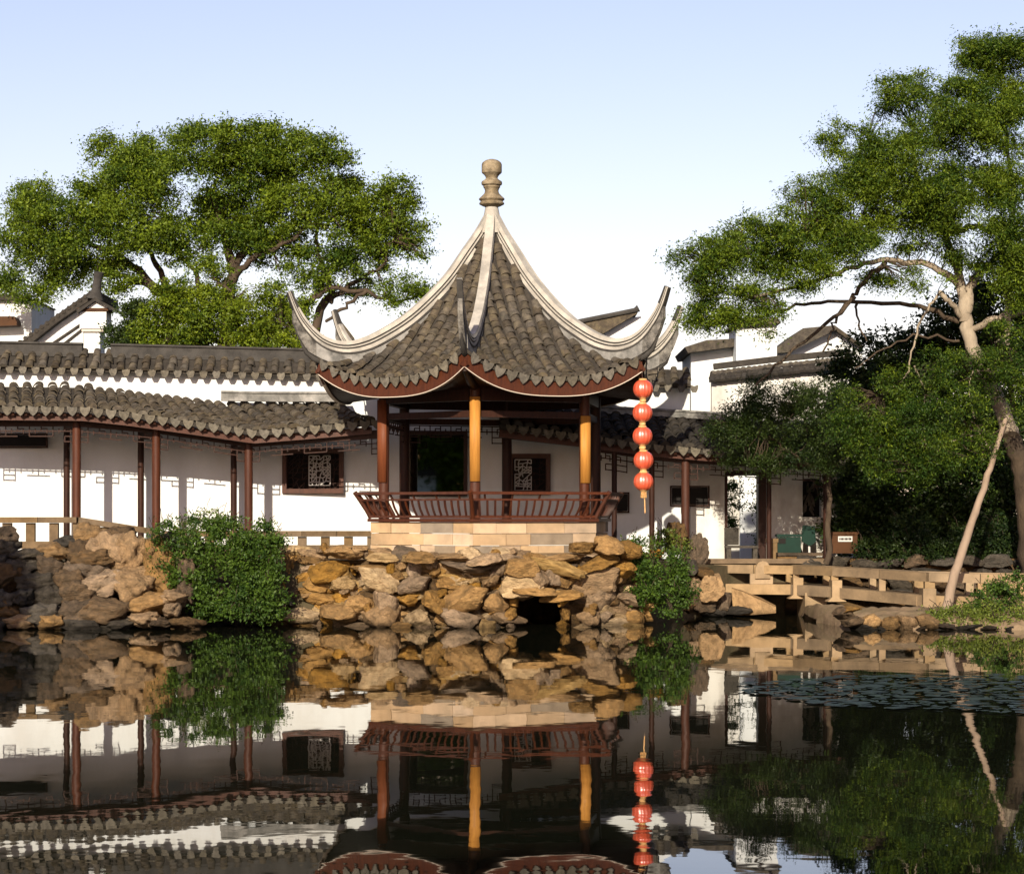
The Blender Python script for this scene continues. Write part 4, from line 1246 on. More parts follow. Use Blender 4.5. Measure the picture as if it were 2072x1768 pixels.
# bracket stones and pier
for u_, vb in ((1612, 1210), (1690, 1216), (1876, 1229)):
    d = brp(u_)
    v0 = deck_v(u_) + 20
    w0, w1 = (20, 38) if u_ < 1800 else (26, 50)
    pts = [P(u_ - w0 / 2, v0 - 34, d), P(u_ + w0 / 2, v0 - 34, d), P(u_ + w0 / 2, v0, d), P(u_ + w1 / 2, vb, d), P(u_ - w1 / 2, vb, d), P(u_ - w0 / 2, v0, d)]
    MB().prism([p + Vector((0, -0.27, 0)) for p in pts], (0, 0.45, 0)).build('bracket_stone', M['bridge'], br)
for u_ in (1650, 1876):
    d = brp(u_)
    MB().box((X(u_, d), d + 0.6, 0.05), (0.42, 1.3, 0.86)).build('pier', M['bridge'], br)
st = thing('stone_steps', 'dark low stone step between the bridge and the white wall', 'step', P(1640, 1125, 48.0))
for i, (a, b, v0, v1) in enumerate(((1572, 1680, 1118, 1124), (1572, 1620, 1126, 1140), (1624, 1676, 1127, 1140))):
    d = 47.9
    MB().box((X((a + b) / 2, d), d + 0.05 * i, Z((v0 + v1) / 2, d)), ((b - a) * d / F, 0.4, (v1 - v0) * d / F)).build('step_stone', M['rock_brown'], st)

# ------------------------------------------------------------------ signs and boxes by the wall
d = 48.3
t = thing('green_bin', 'green litter box standing low by the white wall', 'box', P(1595, 1118, d))
MB().box((X(1595, d), d, Z(1104, d)), (0.48, 0.35, 0.36)).build('body', M['green'], t)
MB().box((X(1595, d), d, Z(1083, d)), (0.51, 0.38, 0.05)).build('lid', M['green'], t)
MB().box((X(1581, d), d - 0.178, Z(1094, d)), (0.14, 0.012, 0.11)).build('slot', M['black'], t)
d = 48.4
t = thing('green_sign', 'green shield-shaped notice leaning on the white wall above the litter box', 'sign', P(1638, 1100, d))
pts = [P(1624, 1062, d), P(1649, 1065, d), P(1651, 1096, d), P(1641, 1104, d), P(1636, 1103, d), P(1622, 1095, d)]
MB().prism(pts, (0, 0.05, 0)).build('panel', M['green'], t)
MB().beam(P(1637, 1102, d + 0.08), P(1638, 1136, d + 0.08), 0.05, 0.04).build('post', M['grey_paint'], t)
d = 47.6
t = thing('brown_sign', 'brown wooden box with a small white plate, right of the wall end', 'sign', P(1707, 1122, d))
MB().box((X(1707, d), d, Z(1100, d)), (0.52, 0.3, 0.38)).build('body', M['brown_sign'], t)
MB().box((X(1707, d), d, Z(1080, d) + 0.015), (0.56, 0.34, 0.05)).build('lid', M['brown_sign'], t)
pl = MB().box((X(1708, d), d - 0.155, Z(1090, d)), (0.29, 0.012, 0.11)).build('plate', M['grey_paint'], t)
mb = MB()
for i in range(9):
    mb.box((X(1708, d) - 0.115 + 0.028 * i, d - 0.163, Z(1090, d)), (0.014 + 0.006 * (i % 3), 0.004, 0.045))
mb.build('faded_lettering', M['slab'], pl)
t = thing('stone_post', 'short square stone post right of the tall doorway', 'post', P(1562, 1140, 48.2))
MB().box((X(1562, 48.2), 48.2, Z(1122, 48.2)), (0.2, 0.2, 0.5)).build('shaft', M['cap'], t)
MB().box((X(1562, 48.2), 48.2, Z(1093, 48.2)), (0.24, 0.24, 0.08)).build('head', M['cap'], t)

# ------------------------------------------------------------------ lanterns
ld = 42.87
lp = ['topmost red lantern, hung from the right eave corner of the pavilion', 'second red lantern from the top of the hanging string', 'middle red lantern of the five hanging in a string',
      'fourth red lantern down, above the lowest one', 'lowest red lantern of the string, with a pale tassel beneath']
lc_ = [(1301, 787), (1300, 835), (1300, 882), (1302, 931), (1302, 974)]
for i, ((uu, vv), lab) in enumerate(zip(lc_, lp)):
    c = P(uu, vv, ld)
    t = thing('lantern', lab, 'lantern', c, 'red lanterns in the hanging string')
    nrib = 14; npr = 14
    mb = MB()
    for j in range(npr + 1):
        th = math.pi * (0.10 + 0.80 * j / npr)
        for q in range(nrib * 4):
            an = 2 * math.pi * q / (nrib * 4)
            rr = 0.185 * math.sin(th) ** 0.85 * (1 - 0.06 * (1 - abs(math.sin(an * nrib / 2))))
            mb.v.append(c + Vector((rr * math.cos(an), rr * math.sin(an), 0.172 * math.cos(th))))
    nn = nrib * 4
    for j in range(npr):
        for q in range(nn):
            mb.f.append((j * nn + q, (j + 1) * nn + q, (j + 1) * nn + (q + 1) % nn, j * nn + (q + 1) % nn))
    mb.build('shade', M['red'], t, smooth=80)
    MB().lathe(c + Vector((0, 0, 0.145)), [(0.075, 0), (0.08, 0.02), (0.066, 0.045)], 16).build('top_cap', M['gold'], t, smooth=40)
    MB().lathe(c + Vector((0, 0, -0.18)), [(0.06, 0), (0.08, 0.02), (0.075, 0.04)], 16).build('bottom_cap', M['gold'], t, smooth=40)
    if i < 4:
        nx = P(lc_[i + 1][0], lc_[i + 1][1], ld)
        z0, z1 = nx.z + 0.195, c.z - 0.185
        MB().lathe((c.x, c.y, 0), [(0.05, z0), (0.062, z0 + 0.015), (0.062, z1 - 0.015), (0.05, z1)], 12).build('collar', M['gold'], t, smooth=40)
    else:
        mb = MB()
        for q in range(16):
            an = q * 2.4; rr = 0.05 * math.sqrt(q / 16)
            mb.tube([c + Vector((rr * math.cos(an), rr * math.sin(an), -0.18)), c + Vector((rr * 1.15 * math.cos(an), rr * 1.15 * math.sin(an), -0.30))], 0.009, 4)
        mb.tube([c + Vector((0.02, 0, -0.28)), c + Vector((0.03, 0, -0.58))], 0.012, 5)
        mb.build('tassel', M['gold'], t)
    if i == 0:
        MB().tube([c + Vector((0, 0, 0.18)), c + Vector((-0.03, 0.02, 0.36))], 0.01, 5).build('hanger', M['wood_dark'], t)

# ------------------------------------------------------------------ houses behind
def roof_slab(mb, a, b, c, d, th=0.12):
    mb.prism([a, b, c, d], (0, 0, -th))
# gabled house left
hd = 56
h = thing('white_house', 'white gabled house with a small tiled pillar, left behind the garden wall', 'house', P(140, 1132, hd))
pts = [P(40, 1132, hd), P(40, 695, hd), P(168, 600, hd), P(168, 1132, hd)]
MB().prism(pts, (0, 3.0, 0)).build('gable_wall', M['plaster'], h)
mb = MB()
for i, (v0, v1) in enumerate(((700, 706), (712, 718))):
    mb.beam(P(96 + 10 * i, v0 + 2, hd - 0.03), P(167, v0 - 46, hd - 0.03), 0.06, 0.05)
mb.build('gable_moulding', M['tile_dark'], h)
mb = MB()
mb.prism([P(34, 698, hd - 0.3), P(110, 640, hd - 0.3), P(190, 584, hd - 0.3), P(192, 600, hd - 0.3), P(116, 652, hd - 0.3), P(40, 712, hd - 0.3)], (0, 3.4, 0))
mb.build('roof_slope', M['tile_dark'], h)
rr = MB()
for i in range(14):
    a = P(40 + 11 * i, 692 - 7.7 * i, hd - 0.32)
    rr.tube([a, a + Vector((0, 3.2, 0))], 0.055, 6)
rr.build('roof_tiles', M['tile_dark'], h, kind='stuff')
def pbox(u0, u1, v0, v1, dd, dep):
    return MB().box(P((u0 + u1) / 2, (v0 + v1) / 2, hd - dd), ((u1 - u0) * hd / F, dep, (v1 - v0) * hd / F))
pl = pbox(173, 206, 668, 760, 0.45, 0.5).build('gable_pillar', M['plaster'], h)
pbox(167, 220, 633, 667, 0.45, 0.7).build('pillar_head', M['plaster'], pl)
pbox(170, 213, 668, 673, 0.46, 0.62).build('band', M['trim'], pl)
pbox(163, 224, 626, 632, 0.46, 0.76).build('band', M['brown_sign'], pl)
MB().prism([P(154, 627, hd - 0.95), P(192, 602, hd - 0.95), P(236, 626, hd - 0.95), P(238, 633, hd - 0.95), P(192, 609, hd - 0.95), P(156, 634, hd - 0.95)], (0, 1.0, 0)).build('pillar_roof', M['tile_dark'], pl)
MB().prism([P(162, 626, hd - 0.82), P(192, 609, hd - 0.82), P(228, 626, hd - 0.82)], (0, 0.75, 0)).build('pediment', M['plaster'], pl)
MB().tube([P(192, 606, hd - 0.4), P(195, 588, hd - 0.4), P(197, 570, hd - 0.4), P(200, 551, hd - 0.45)], [0.22, 0.12, 0.10, 0.12], 10).build('roof_horn', M['ridge_dark'], h, smooth=40)

h = thing('white_house', 'plain white house end with a short pinkish eave at the far left edge', 'house', P(20, 1132, 60))
MB().prism([P(-60, 1132, 60), P(64, 1132, 60), P(64, 606, 60), P(-60, 606, 60)], (0, 3, 0)).build('wall', M['plaster'], h)
MB().prism([P(-60, 640, 59.5), P(28, 640, 59.5), P(34, 650, 59.5), P(34, 658, 59.5), P(-60, 662, 59.5)], (0, 0.5, 0)).build('eave', M['brown_sign'], h)
MB().prism([P(-60, 592, 59.8), P(52, 598, 59.8), P(66, 606, 59.8), P(-60, 608, 59.8)], (0, 3.2, 0)).build('roof', M['tile_dark'], h)

h = thing('white_house', 'white house wall with an upturned roof horn, glimpsed left of the pavilion roof', 'house', P(720, 1132, 55))
MB().prism([P(645, 1132, 55), P(840, 1132, 55), P(840, 644, 55), P(700, 646, 55), P(692, 690, 55), P(645, 700, 55)], (0, 1.5, 0)).build('wall', M['plaster'], h)
MB().tube([P(706, 692, 54.9), P(692, 668, 54.9), P(680, 645, 54.9), P(676, 640, 54.9)], [0.16, 0.12, 0.06, 0.08], 8).build('roof_horn', M['tile'], h, smooth=40)

hd = 58
h = thing('white_house', 'white house with a dark pointed roof slope just right of the pavilion roof', 'house', P(1270, 1132, hd))
MB().prism([P(1120, 1132, hd), P(1365, 1132, hd), P(1365, 690, hd), P(1300, 640, hd), P(1120, 660, hd)], (0, 3, 0)).build('wall', M['plaster'], h)
MB().prism([P(1165, 652, hd - 0.3), P(1292, 626, hd - 0.3), P(1290, 634, hd - 0.3), P(1222, 674, hd - 0.3), P(1196, 676, hd - 0.3)], (0, 3.4, 0)).build('roof_slope', M['tile'], h)
MB().tube([P(1165, 652, hd - 0.32), P(1240, 637, hd - 0.32), P(1284, 628, hd - 0.32), P(1292, 624, hd - 0.32)], [0.06, 0.06, 0.06, 0.09], 8).build('roof_ridge', M['ridge_dark'], h)

# right group of houses
hd = 58.5
h = thing('white_house', 'white house with a low hipped eave, right of the lantern string behind the wall', 'house', P(1440, 1132, hd))
MB().prism([P(1400, 1132, hd), P(1500, 1132, hd), P(1500, 700, hd), P(1398, 706, hd)], (0, 3, 0)).build('wall', M['plaster'], h)
MB().prism([P(1386, 702, hd - 0.5), P(1430, 688, hd - 0.5), P(1510, 684, hd - 0.5), P(1510, 698, hd - 0.5), P(1392, 714, hd - 0.5)], (0, 3.6, 0)).build('roof', M['tile'], h)
hd = 57.5
h = thing('white_house', 'tall white gable block half hidden by the branches at right', 'house', P(1530, 1132, hd))
MB().prism([P(1490, 1132, hd), P(1572, 1132, hd), P(1572, 655, hd), P(1490, 660, hd)], (0, 2, 0)).build('wall', M['plaster'], h)
MB().prism([P(1482, 660, hd - 0.2), P(1580, 654, hd - 0.2), P(1574, 642, hd - 0.2), P(1490, 648, hd - 0.2)], (0, 2.4, 0)).build('roof', M['tile'], h)
h = thing('white_house', 'white gabled house with a brown roof slope among the branches at far right', 'house', P(1650, 1132, 60.5))
hd = 60.5
MB().prism([P(1540, 1132, hd), P(1745, 1132, hd), P(1745, 702, hd), P(1692, 664, hd), P(1540, 722, hd)], (0, 3, 0)).build('wall', M['plaster'], h)
MB().prism([P(1555, 716, hd - 0.4), P(1625, 664, hd - 0.4), P(1690, 658, hd - 0.4), P(1694, 666, hd - 0.4), P(1600, 712, hd - 0.4)], (0, 3.6, 0)).build('roof_slope', M['tile'], h)
MB().prism([P(1690, 659, hd - 0.3), P(1748, 700, hd - 0.3), P(1746, 706, hd - 0.3), P(1690, 668, hd - 0.3)], (0, 3.6, 0)).build('roof_edge', M['tile'], h)
cw = thing('coping_wall', 'white wall with dark stepped tile coping behind the right gallery', 'wall', P(1560, 1132, 56))
hd = 56
MB().prism([P(1440, 1135, hd), P(1720, 1135, hd), P(1720, 742, hd), P(1440, 772, hd)], (0, 0.3, 0)).build('plaster_face', M['old_plaster'], cw)
for i, (o0, o1, ww) in enumerate(((0, 10, 0.5), (13, 20, 0.36), (24, 36, 0.24))):
    mb = MB()
    mb.sweep([P(1436 + 4 * i, 772 - o0 - (o1 - o0) / 2, hd + 0.15), P(1560, 758 - o0 - (o1 - o0) / 2, hd + 0.15), P(1720, 742 - o0 - (o1 - o0) / 2, hd + 0.15)], [Vector((0, 0, 1))] * 3,
             [(-ww / 2, -(o1 - o0) / 2 * hd / F), (ww / 2, -(o1 - o0) / 2 * hd / F), (ww / 2, (o1 - o0) / 2 * hd / F), (-ww / 2, (o1 - o0) / 2 * hd / F)])
    mb.build('coping_course', M['tile_dark'] if i != 1 else M['tile'], cw)
rg2 = random.Random(4)
paths = []
for i in range(26):
    uu = 1442 + 10.6 * i
    vv = interp(uu, [1436, 1560, 1720], [772, 758, 742])
    e = P(uu, vv + 2, hd - 0.18); t_ = P(uu, vv - 16, hd + 0.1)
    paths.append(([e, t_], Vector((1, 0, 0))))
tile_paths(paths, cw, 60, me_tile_dk, me_tile_end_dk, exposure=0.2)

# ------------------------------------------------------------------ vegetation
def leaf_mesh(name, centers, sizes, tones, mat, rs, up_bias=0.35, aspect=0.5, droop=None):
    n = len(centers)
    nrm = rs.normal(size=(n, 3)); nrm[:, 2] += up_bias * 2
    nrm /= np.linalg.norm(nrm, axis=1, keepdims=True)
    a = rs.normal(size=(n, 3))
    if droop is not None: a[:, 2] -= droop
    a -= nrm * np.sum(a * nrm, axis=1, keepdims=True)
    a /= np.linalg.norm(a, axis=1, keepdims=True)
    b = np.cross(nrm, a)
    L = sizes[:, None]
    v = np.empty((n, 4, 3))
    v[:, 0] = centers
    v[:, 1] = centers + a * L * 0.5 + b * L * aspect * 0.5 + nrm * L * 0.08
    v[:, 2] = centers + a * L
    v[:, 3] = centers + a * L * 0.5 - b * L * aspect * 0.5 + nrm * L * 0.08
    me = bpy.data.meshes.new(name)
    me.vertices.add(n * 4); me.loops.add(n * 4); me.polygons.add(n)
    me.vertices.foreach_set('co', v.reshape(-1).astype(np.float32))
    me.loops.foreach_set('vertex_index', np.arange(n * 4, dtype=np.int32))
    me.polygons.foreach_set('loop_start', np.arange(0, n * 4, 4, dtype=np.int32))
    me.polygons.foreach_set('loop_total', np.full(n, 4, dtype=np.int32))
    me.update()
    at = me.attributes.new('tone', 'FLOAT', 'FACE')
    at.data.foreach_set('value', np.clip(tones, 0, 1).astype(np.float32))
    me.materials.append(mat)
    return me

def crown(name, parent, blobs, d0, ddepth, per, leaf, mat, seed, clump=0.17, cl_leaves=26, tone_mid=0.45, flat=0.55, up=0.5, dvar=0.0, shell=0.5, gap=2.0, thr=-0.03, droop=0.0, aspect=0.5):
    """blobs: (u, v, ru, rv[, d]) -> leaf clumps filling ellipsoids; every clump is a small spray of leaves"""
    rs = np.random.RandomState(seed)
    C_, S_, T_ = [], [], []
    off = org(parent)
    tips = []
    todo = list(blobs); qi = 0
    while qi < len(todo):
        bl = todo[qi]; qi += 1
        u, v, ru, rv = bl[:4]
        d = bl[4] if len(bl) > 4 else d0 + rs.uniform(-dvar, dvar)
        c = np.array(P(u, v, d)); k = d / F
        rx, rz = ru * k, rv * k
        ry = ddepth if len(bl) <= 5 else bl[5]
        ry = min(ry, 1.15 * max(rx, rz))
        sat = len(bl) > 6
        if not sat:
            for _ in range(7):
                an = rs.uniform(0, 2 * math.pi); q = rs.uniform(0.85, 1.22)
                f = rs.uniform(0.16, 0.34)
                if v + rv * q * math.sin(an) > 1300: continue
                todo.append((u + ru * q * math.cos(an), v + rv * q * math.sin(an) * (1 if math.sin(an) < 0 else 0.9), max(ru, rv) * f * 1.15, min(ru, rv) * f, d + rs.uniform(-.5, .5) * ry, 0.3, 1))
            rx *= 0.93; rz *= 0.93
        nc = max(3, int(per * (rx * rz) ** 0.5 * (rx + rz + ry) / 1.2))
        dirs = rs.normal(size=(nc, 3)); dirs /= np.linalg.norm(dirs, axis=1, keepdims=True)
        rad = rs.uniform(0, 1, nc) ** shell
        rad *= 1 + 0.16 * rs.normal(size=nc)
        rad[rs.uniform(size=nc) < 0.06] *= 1.22
        cc = c + dirs * rad[:, None] * np.array([rx, ry, rz])
        btone = rs.normal(0, 0.12)
        tips += [Vector(q) for q in cc[:5]]
        for q in cc:
            if not sat and noise.noise(Vector(q) * gap) < thr: continue
            m = max(4, int(cl_leaves * rs.uniform(0.6, 1.4)))
            cl = clump * rs.uniform(0.6, 1.45)
            # sprays: leaves along a few short twigs leaving the clump centre
            nt_ = 4
            tw = rs.normal(size=(nt_, 3)); tw[:, 2] *= flat; tw[:, 2] -= droop; tw /= np.linalg.norm(tw, axis=1, keepdims=True)
            which = rs.randint(0, nt_, m)
            s = rs.uniform(0.05, 1.0, m)[:, None] * cl * 1.5
            pts = q + tw[which] * s * 1.35 + rs.normal(size=(m, 3)) * cl * 0.17
            C_.append(pts); S_.append(leaf * rs.uniform(0.45, 1.5, m))
            T_.append(tone_mid + btone + rs.normal(0, 0.19) + rs.normal(0, 0.16, m))
    Cn = np.concatenate(C_) - np.array(off)
    me = leaf_mesh(name, Cn, np.concatenate(S_), np.concatenate(T_), mat, rs, up, aspect, droop if droop else None)
    o = bpy.data.objects.new(name, me)
    col.objects.link(o)
    o.parent = parent
    ORG[o.name] = off.copy()
    return o, tips, len(Cn)

def limb(parent, pts, r0, r1, mat, rg, name='branch', wob=0.03, n=7, pw=0.8):
    """pts: list of world points; smooth wobbling tapered branch"""
    out = []
    m = len(pts) - 1
    N = 5 * m
    for i in range(N + 1):
        t = i / N * m
        k = min(int(t), m - 1); f = t - k
        p0, p1, p2, p3 = pts[max(k - 1, 0)], pts[k], pts[k + 1], pts[min(k + 2, m)]
        q = 0.5 * ((2 * p1) + (p2 - p0) * f + (2 * p0 - 5 * p1 + 4 * p2 - p3) * f * f + (3 * p1 - p0 - 3 * p2 + p3) * f ** 3)
        if 0 < i < N: q = q + Vector((rg.gauss(0, wob), rg.gauss(0, wob), rg.gauss(0, wob)))
        out.append(q)
    rad = [(r0 + (r1 - r0) * (i / N) ** pw) * rg.uniform(0.95, 1.05) for i in range(N + 1)]
    mb = MB().tube(out, rad, n)
    return mb.build(name, mat, parent, smooth=60), out

def twigs(parent, starts, tips, mat, rg, name='twigs', r=0.018, maxlen=2.2):
    mb = MB()
    for t in tips[::2]:
        s = min(starts, key=lambda q: (q - t).length)
        L = (s - t).length
        if L > min(maxlen, 1.1): continue
        mid = s.lerp(t, 0.5) + Vector((rg.gauss(0, 0.08), rg.gauss(0, 0.08), rg.gauss(0.05, 0.08))) * L
        mb.tube([s, mid, t], [r * 0.8, r * 0.55, r * 0.25], 5, cap=False)
    if mb.v: mb.build(name, mat, parent, kind='stuff')

NL = 0
# --- big spreading tree behind the left gallery
rg = random.Random(31)
tl = thing('spreading_tree', 'wide spreading tree with dark limbs behind the left gallery', 'tree', P(450, 770, 58))
tl_bl = [(55, 480, 60, 55), (28, 545, 38, 45), (75, 400, 45, 28), (130, 440, 80, 55), (225, 370, 60, 60), (205, 300, 28, 24), (205, 470, 90, 48), (300, 390, 80, 70), (290, 320, 50, 40), (335, 300, 40, 28), (390, 330, 80, 60), (392, 275, 28, 22),
         (480, 310, 75, 46), (545, 300, 55, 38), (520, 275, 25, 16), (500, 390, 110, 70), (610, 330, 70, 46), (655, 305, 26, 26), (640, 410, 90, 66), (730, 425, 80, 50), (790, 385, 36, 32), (812, 455, 42, 42), (770, 490, 66, 42),
         (848, 505, 20, 14), (690, 520, 80, 34), (825, 590, 44, 26), (750, 590, 40, 20), (570, 490, 80, 44), (430, 455, 90, 44), (330, 470, 70, 36), (110, 555, 60, 30), (60, 590, 34, 22), (165, 530, 60, 26), (230, 560, 36, 34), (40, 420, 26, 30), (610, 560, 50, 30), (480, 480, 60, 30), (380, 520, 40, 26)]
o, tips, k = crown('crown', tl, tl_bl, 58, 1.1, 330, 0.070, M['leaf_tree'], 11, clump=0.17, cl_leaves=24, dvar=0.9, shell=0.62); NL += k
D = 58
base = P(455, 1122, D)
starts = []
for pts, r0, r1 in (([base, P(458, 700, D), P(462, 600, D), P(470, 545, D), P(455, 480, D), P(430, 400, D)], 0.27, 0.06),
                    ([P(470, 545, D), P(500, 500, D + .3), P(540, 440, D + .4), P(560, 360, D + .4)], 0.13, 0.03),
                    ([P(470, 560, D), P(520, 520, D - .4), P(600, 480, D - .6), P(650, 420, D - .6)], 0.10, 0.03),
                    ([P(322, 1122, D + .6), P(345, 640, D + .6), P(310, 585, D + .5), P(260, 530, D + .4), P(200, 500, D), P(120, 480, D - .3)], 0.20, 0.04),
                    ([P(345, 640, D + .6), P(330, 560, D + .2), P(300, 500, D), P(280, 420, D)], 0.12, 0.03),
                    ([P(310, 585, D + .5), P(250, 560, D + .8), P(180, 540, D + 1), P(90, 520, D + .8)], 0.08, 0.03),
                    ([P(420, 640, D), P(400, 560, D - .3), P(370, 520, D - .4), P(340, 440, D - .3)], 0.08, 0.03),
                    ([P(592, 1122, D), P(640, 660, D), P(672, 600, D - .1), P(660, 560, D), P(640, 500, D), P(650, 440, D)], 0.15, 0.03),
                    ([P(628, 740, D), P(606, 665, D - .3), P(650, 592, D - .6), P(740, 590, D - .6), P(800, 610, D - .5), P(845, 600, D - .5)], 0.10, 0.025),
                    ([P(672, 600, D - .1), P(720, 570, D), P(770, 540, D), P(800, 480, D)], 0.08, 0.02),
                    ([P(650, 592, D - .6), P(620, 620, D - .6), P(590, 640, D - .5), P(560, 660, D - .4)], 0.06, 0.05),
                    ([P(740, 590, D - .6), P(700, 620, D - .6), P(660, 650, D - .5)], 0.05, 0.04)):
    _, op = limb(tl, pts, r0, r1, M['bark'], rg, 'trunk' if r0 > 0.25 else 'branch')
    starts += op
twigs(tl, starts, tips, M['bark'], rg, r=0.02, maxlen=2.6)

# --- lower light green trees and the clipped dark shrub over the wall
ty = thing('young_tree', 'bright yellow-green young tree leaning over the garden wall coping', 'tree', P(450, 800, 53))
ybl = [(345, 620, 45, 40), (330, 670, 40, 40), (400, 600, 46, 40), (410, 650, 60, 44), (470, 640, 56, 46), (440, 570, 34, 30), (530, 650, 54, 44), (500, 690, 60, 24), (580, 660, 40, 44), (570, 690, 50, 20), (390, 690, 60, 18), (312, 705, 16, 20), (610, 640, 20, 30), (420, 545, 20, 16), (540, 600, 24, 20)]
o, tips, k = crown('crown', ty, ybl, 52, 0.8, 370, 0.062, M['leaf_light'], 12, clump=0.13, cl_leaves=26, tone_mid=0.42, dvar=0.5, shell=0.6); NL += k
starts = []
for pts, r0, r1 in (([P(488, 1122, 52.3), P(495, 720, 52.3), P(485, 660, 52.1), P(478, 610, 52), P(440, 570, 52)], 0.12, 0.03), ([P(495, 720, 52.3), P(440, 690, 52.1), P(400, 640, 52), P(390, 600, 52)], 0.08, 0.02),
                    ([P(495, 720, 52.3), P(540, 680, 52.2), P(580, 660, 52)], 0.07, 0.02)):
    _, op = limb(ty, pts, r0, r1, M['bark'], rg, 'trunk' if r0 > 0.1 else 'branch'); starts += op
twigs(ty, starts, tips, M['bark'], rg, r=0.014)
cs = thing('clipped_shrub', 'rounded dark conifer shrub between the white gable pillar and the young tree', 'shrub', P(265, 760, 52.5))
o, tips, k = crown('foliage', cs, [(265, 655, 40, 40), (285, 635, 32, 26), (250, 680, 30, 26), (300, 670, 34, 36), (262, 700, 40, 26)], 52.5, 0.5, 330, 0.06, M['leaf_dark'], 13, clump=0.10, cl_leaves=22, tone_mid=0.6); NL += k
limb(cs, [P(264, 1122, 52.5), P(266, 720, 52.5), P(268, 660, 52.5)], 0.07, 0.03, M['bark'], rg, 'stem')

# --- large pale-trunked tree at right
tr = thing('large_tree', 'large tree with forked pale trunk overhanging the bridge at right', 'tree', P(2085, 1150, 45.6))
D = 44.0
r_bl = [(2010, 92, 34, 24), (1962, 110, 26, 28), (2066, 84, 30, 22), (1990, 200, 60, 50), (2000, 125, 42, 40), (2055, 170, 50, 80), (1955, 215, 60, 50), (1862, 185, 46, 30), (1808, 178, 36, 20), (1795, 210, 22, 18), (1900, 250, 80, 46), (1990, 300, 90, 66), (2060, 320, 60, 90), (1760, 290, 50, 34), (1700, 282, 34, 30), (1715, 315, 30, 20), (1830, 330, 90, 54), (1720, 360, 70, 40),
        (1650, 385, 46, 30), (1612, 388, 24, 18), (1770, 430, 90, 56), (1860, 410, 90, 56), (1950, 400, 90, 66), (2050, 440, 60, 80), (1665, 455, 80, 44), (1570, 455, 60, 32), (1505, 458, 30, 18), (1530, 500, 80, 40), (1470, 505, 50, 34), (1425, 520, 46, 30), (1380, 522, 24, 14), (1475, 560, 70, 30), (1600, 540, 80, 36),
        (1700, 500, 80, 32), (1420, 590, 46, 28), (1415, 640, 34, 22), (1470, 640, 40, 20), (1540, 610, 46, 26), (1560, 650, 40, 26), (2000, 500, 70, 46), (1880, 480, 70, 24), (2050, 560, 50, 50), (1780, 560, 34, 14), (1870, 560, 40, 20)]
r_bl = [(a, b, c, e, interp(a, [1380, 1560, 1760], [42.0, 42.4, 44.0]) + rg.uniform(-.6, .6)) for a, b, c, e in r_bl]
o, tips, k = crown('crown', tr, r_bl, D, 1.0, 560, 0.055, M['leaf_tree'], 14, clump=0.14, cl_leaves=26, dvar=0.8, tone_mid=0.33, shell=0.6, droop=0.45, aspect=0.36); NL += k
l_bl = [(1760, 800, 60, 40), (1735, 850, 50, 46), (1800, 850, 60, 46), (1850, 830, 60, 40), (1790, 900, 60, 40), (1880, 880, 70, 40), (1850, 930, 70, 40), (1960, 880, 46, 40), (1990, 910, 30, 30), (1940, 800, 50, 34), (2000, 760, 40, 46), (1840, 770, 46, 28), (2040, 700, 40, 60), (1900, 720, 40, 24), (2050, 800, 36, 50)]
o, tips2, k = crown('lower_crown', tr, l_bl, 43.6, 0.8, 380, 0.052, M['leaf_tree'], 15, clump=0.13, cl_leaves=26, dvar=0.5, tone_mid=0.10, shell=0.6, gap=2.0, thr=0.05, droop=0.7, aspect=0.34); NL += k  # lower tone puts partial shade on this foliage into the leaf colour
starts = []
PB, DB = M['bark_pale'], M['bark']
tD = 45.0
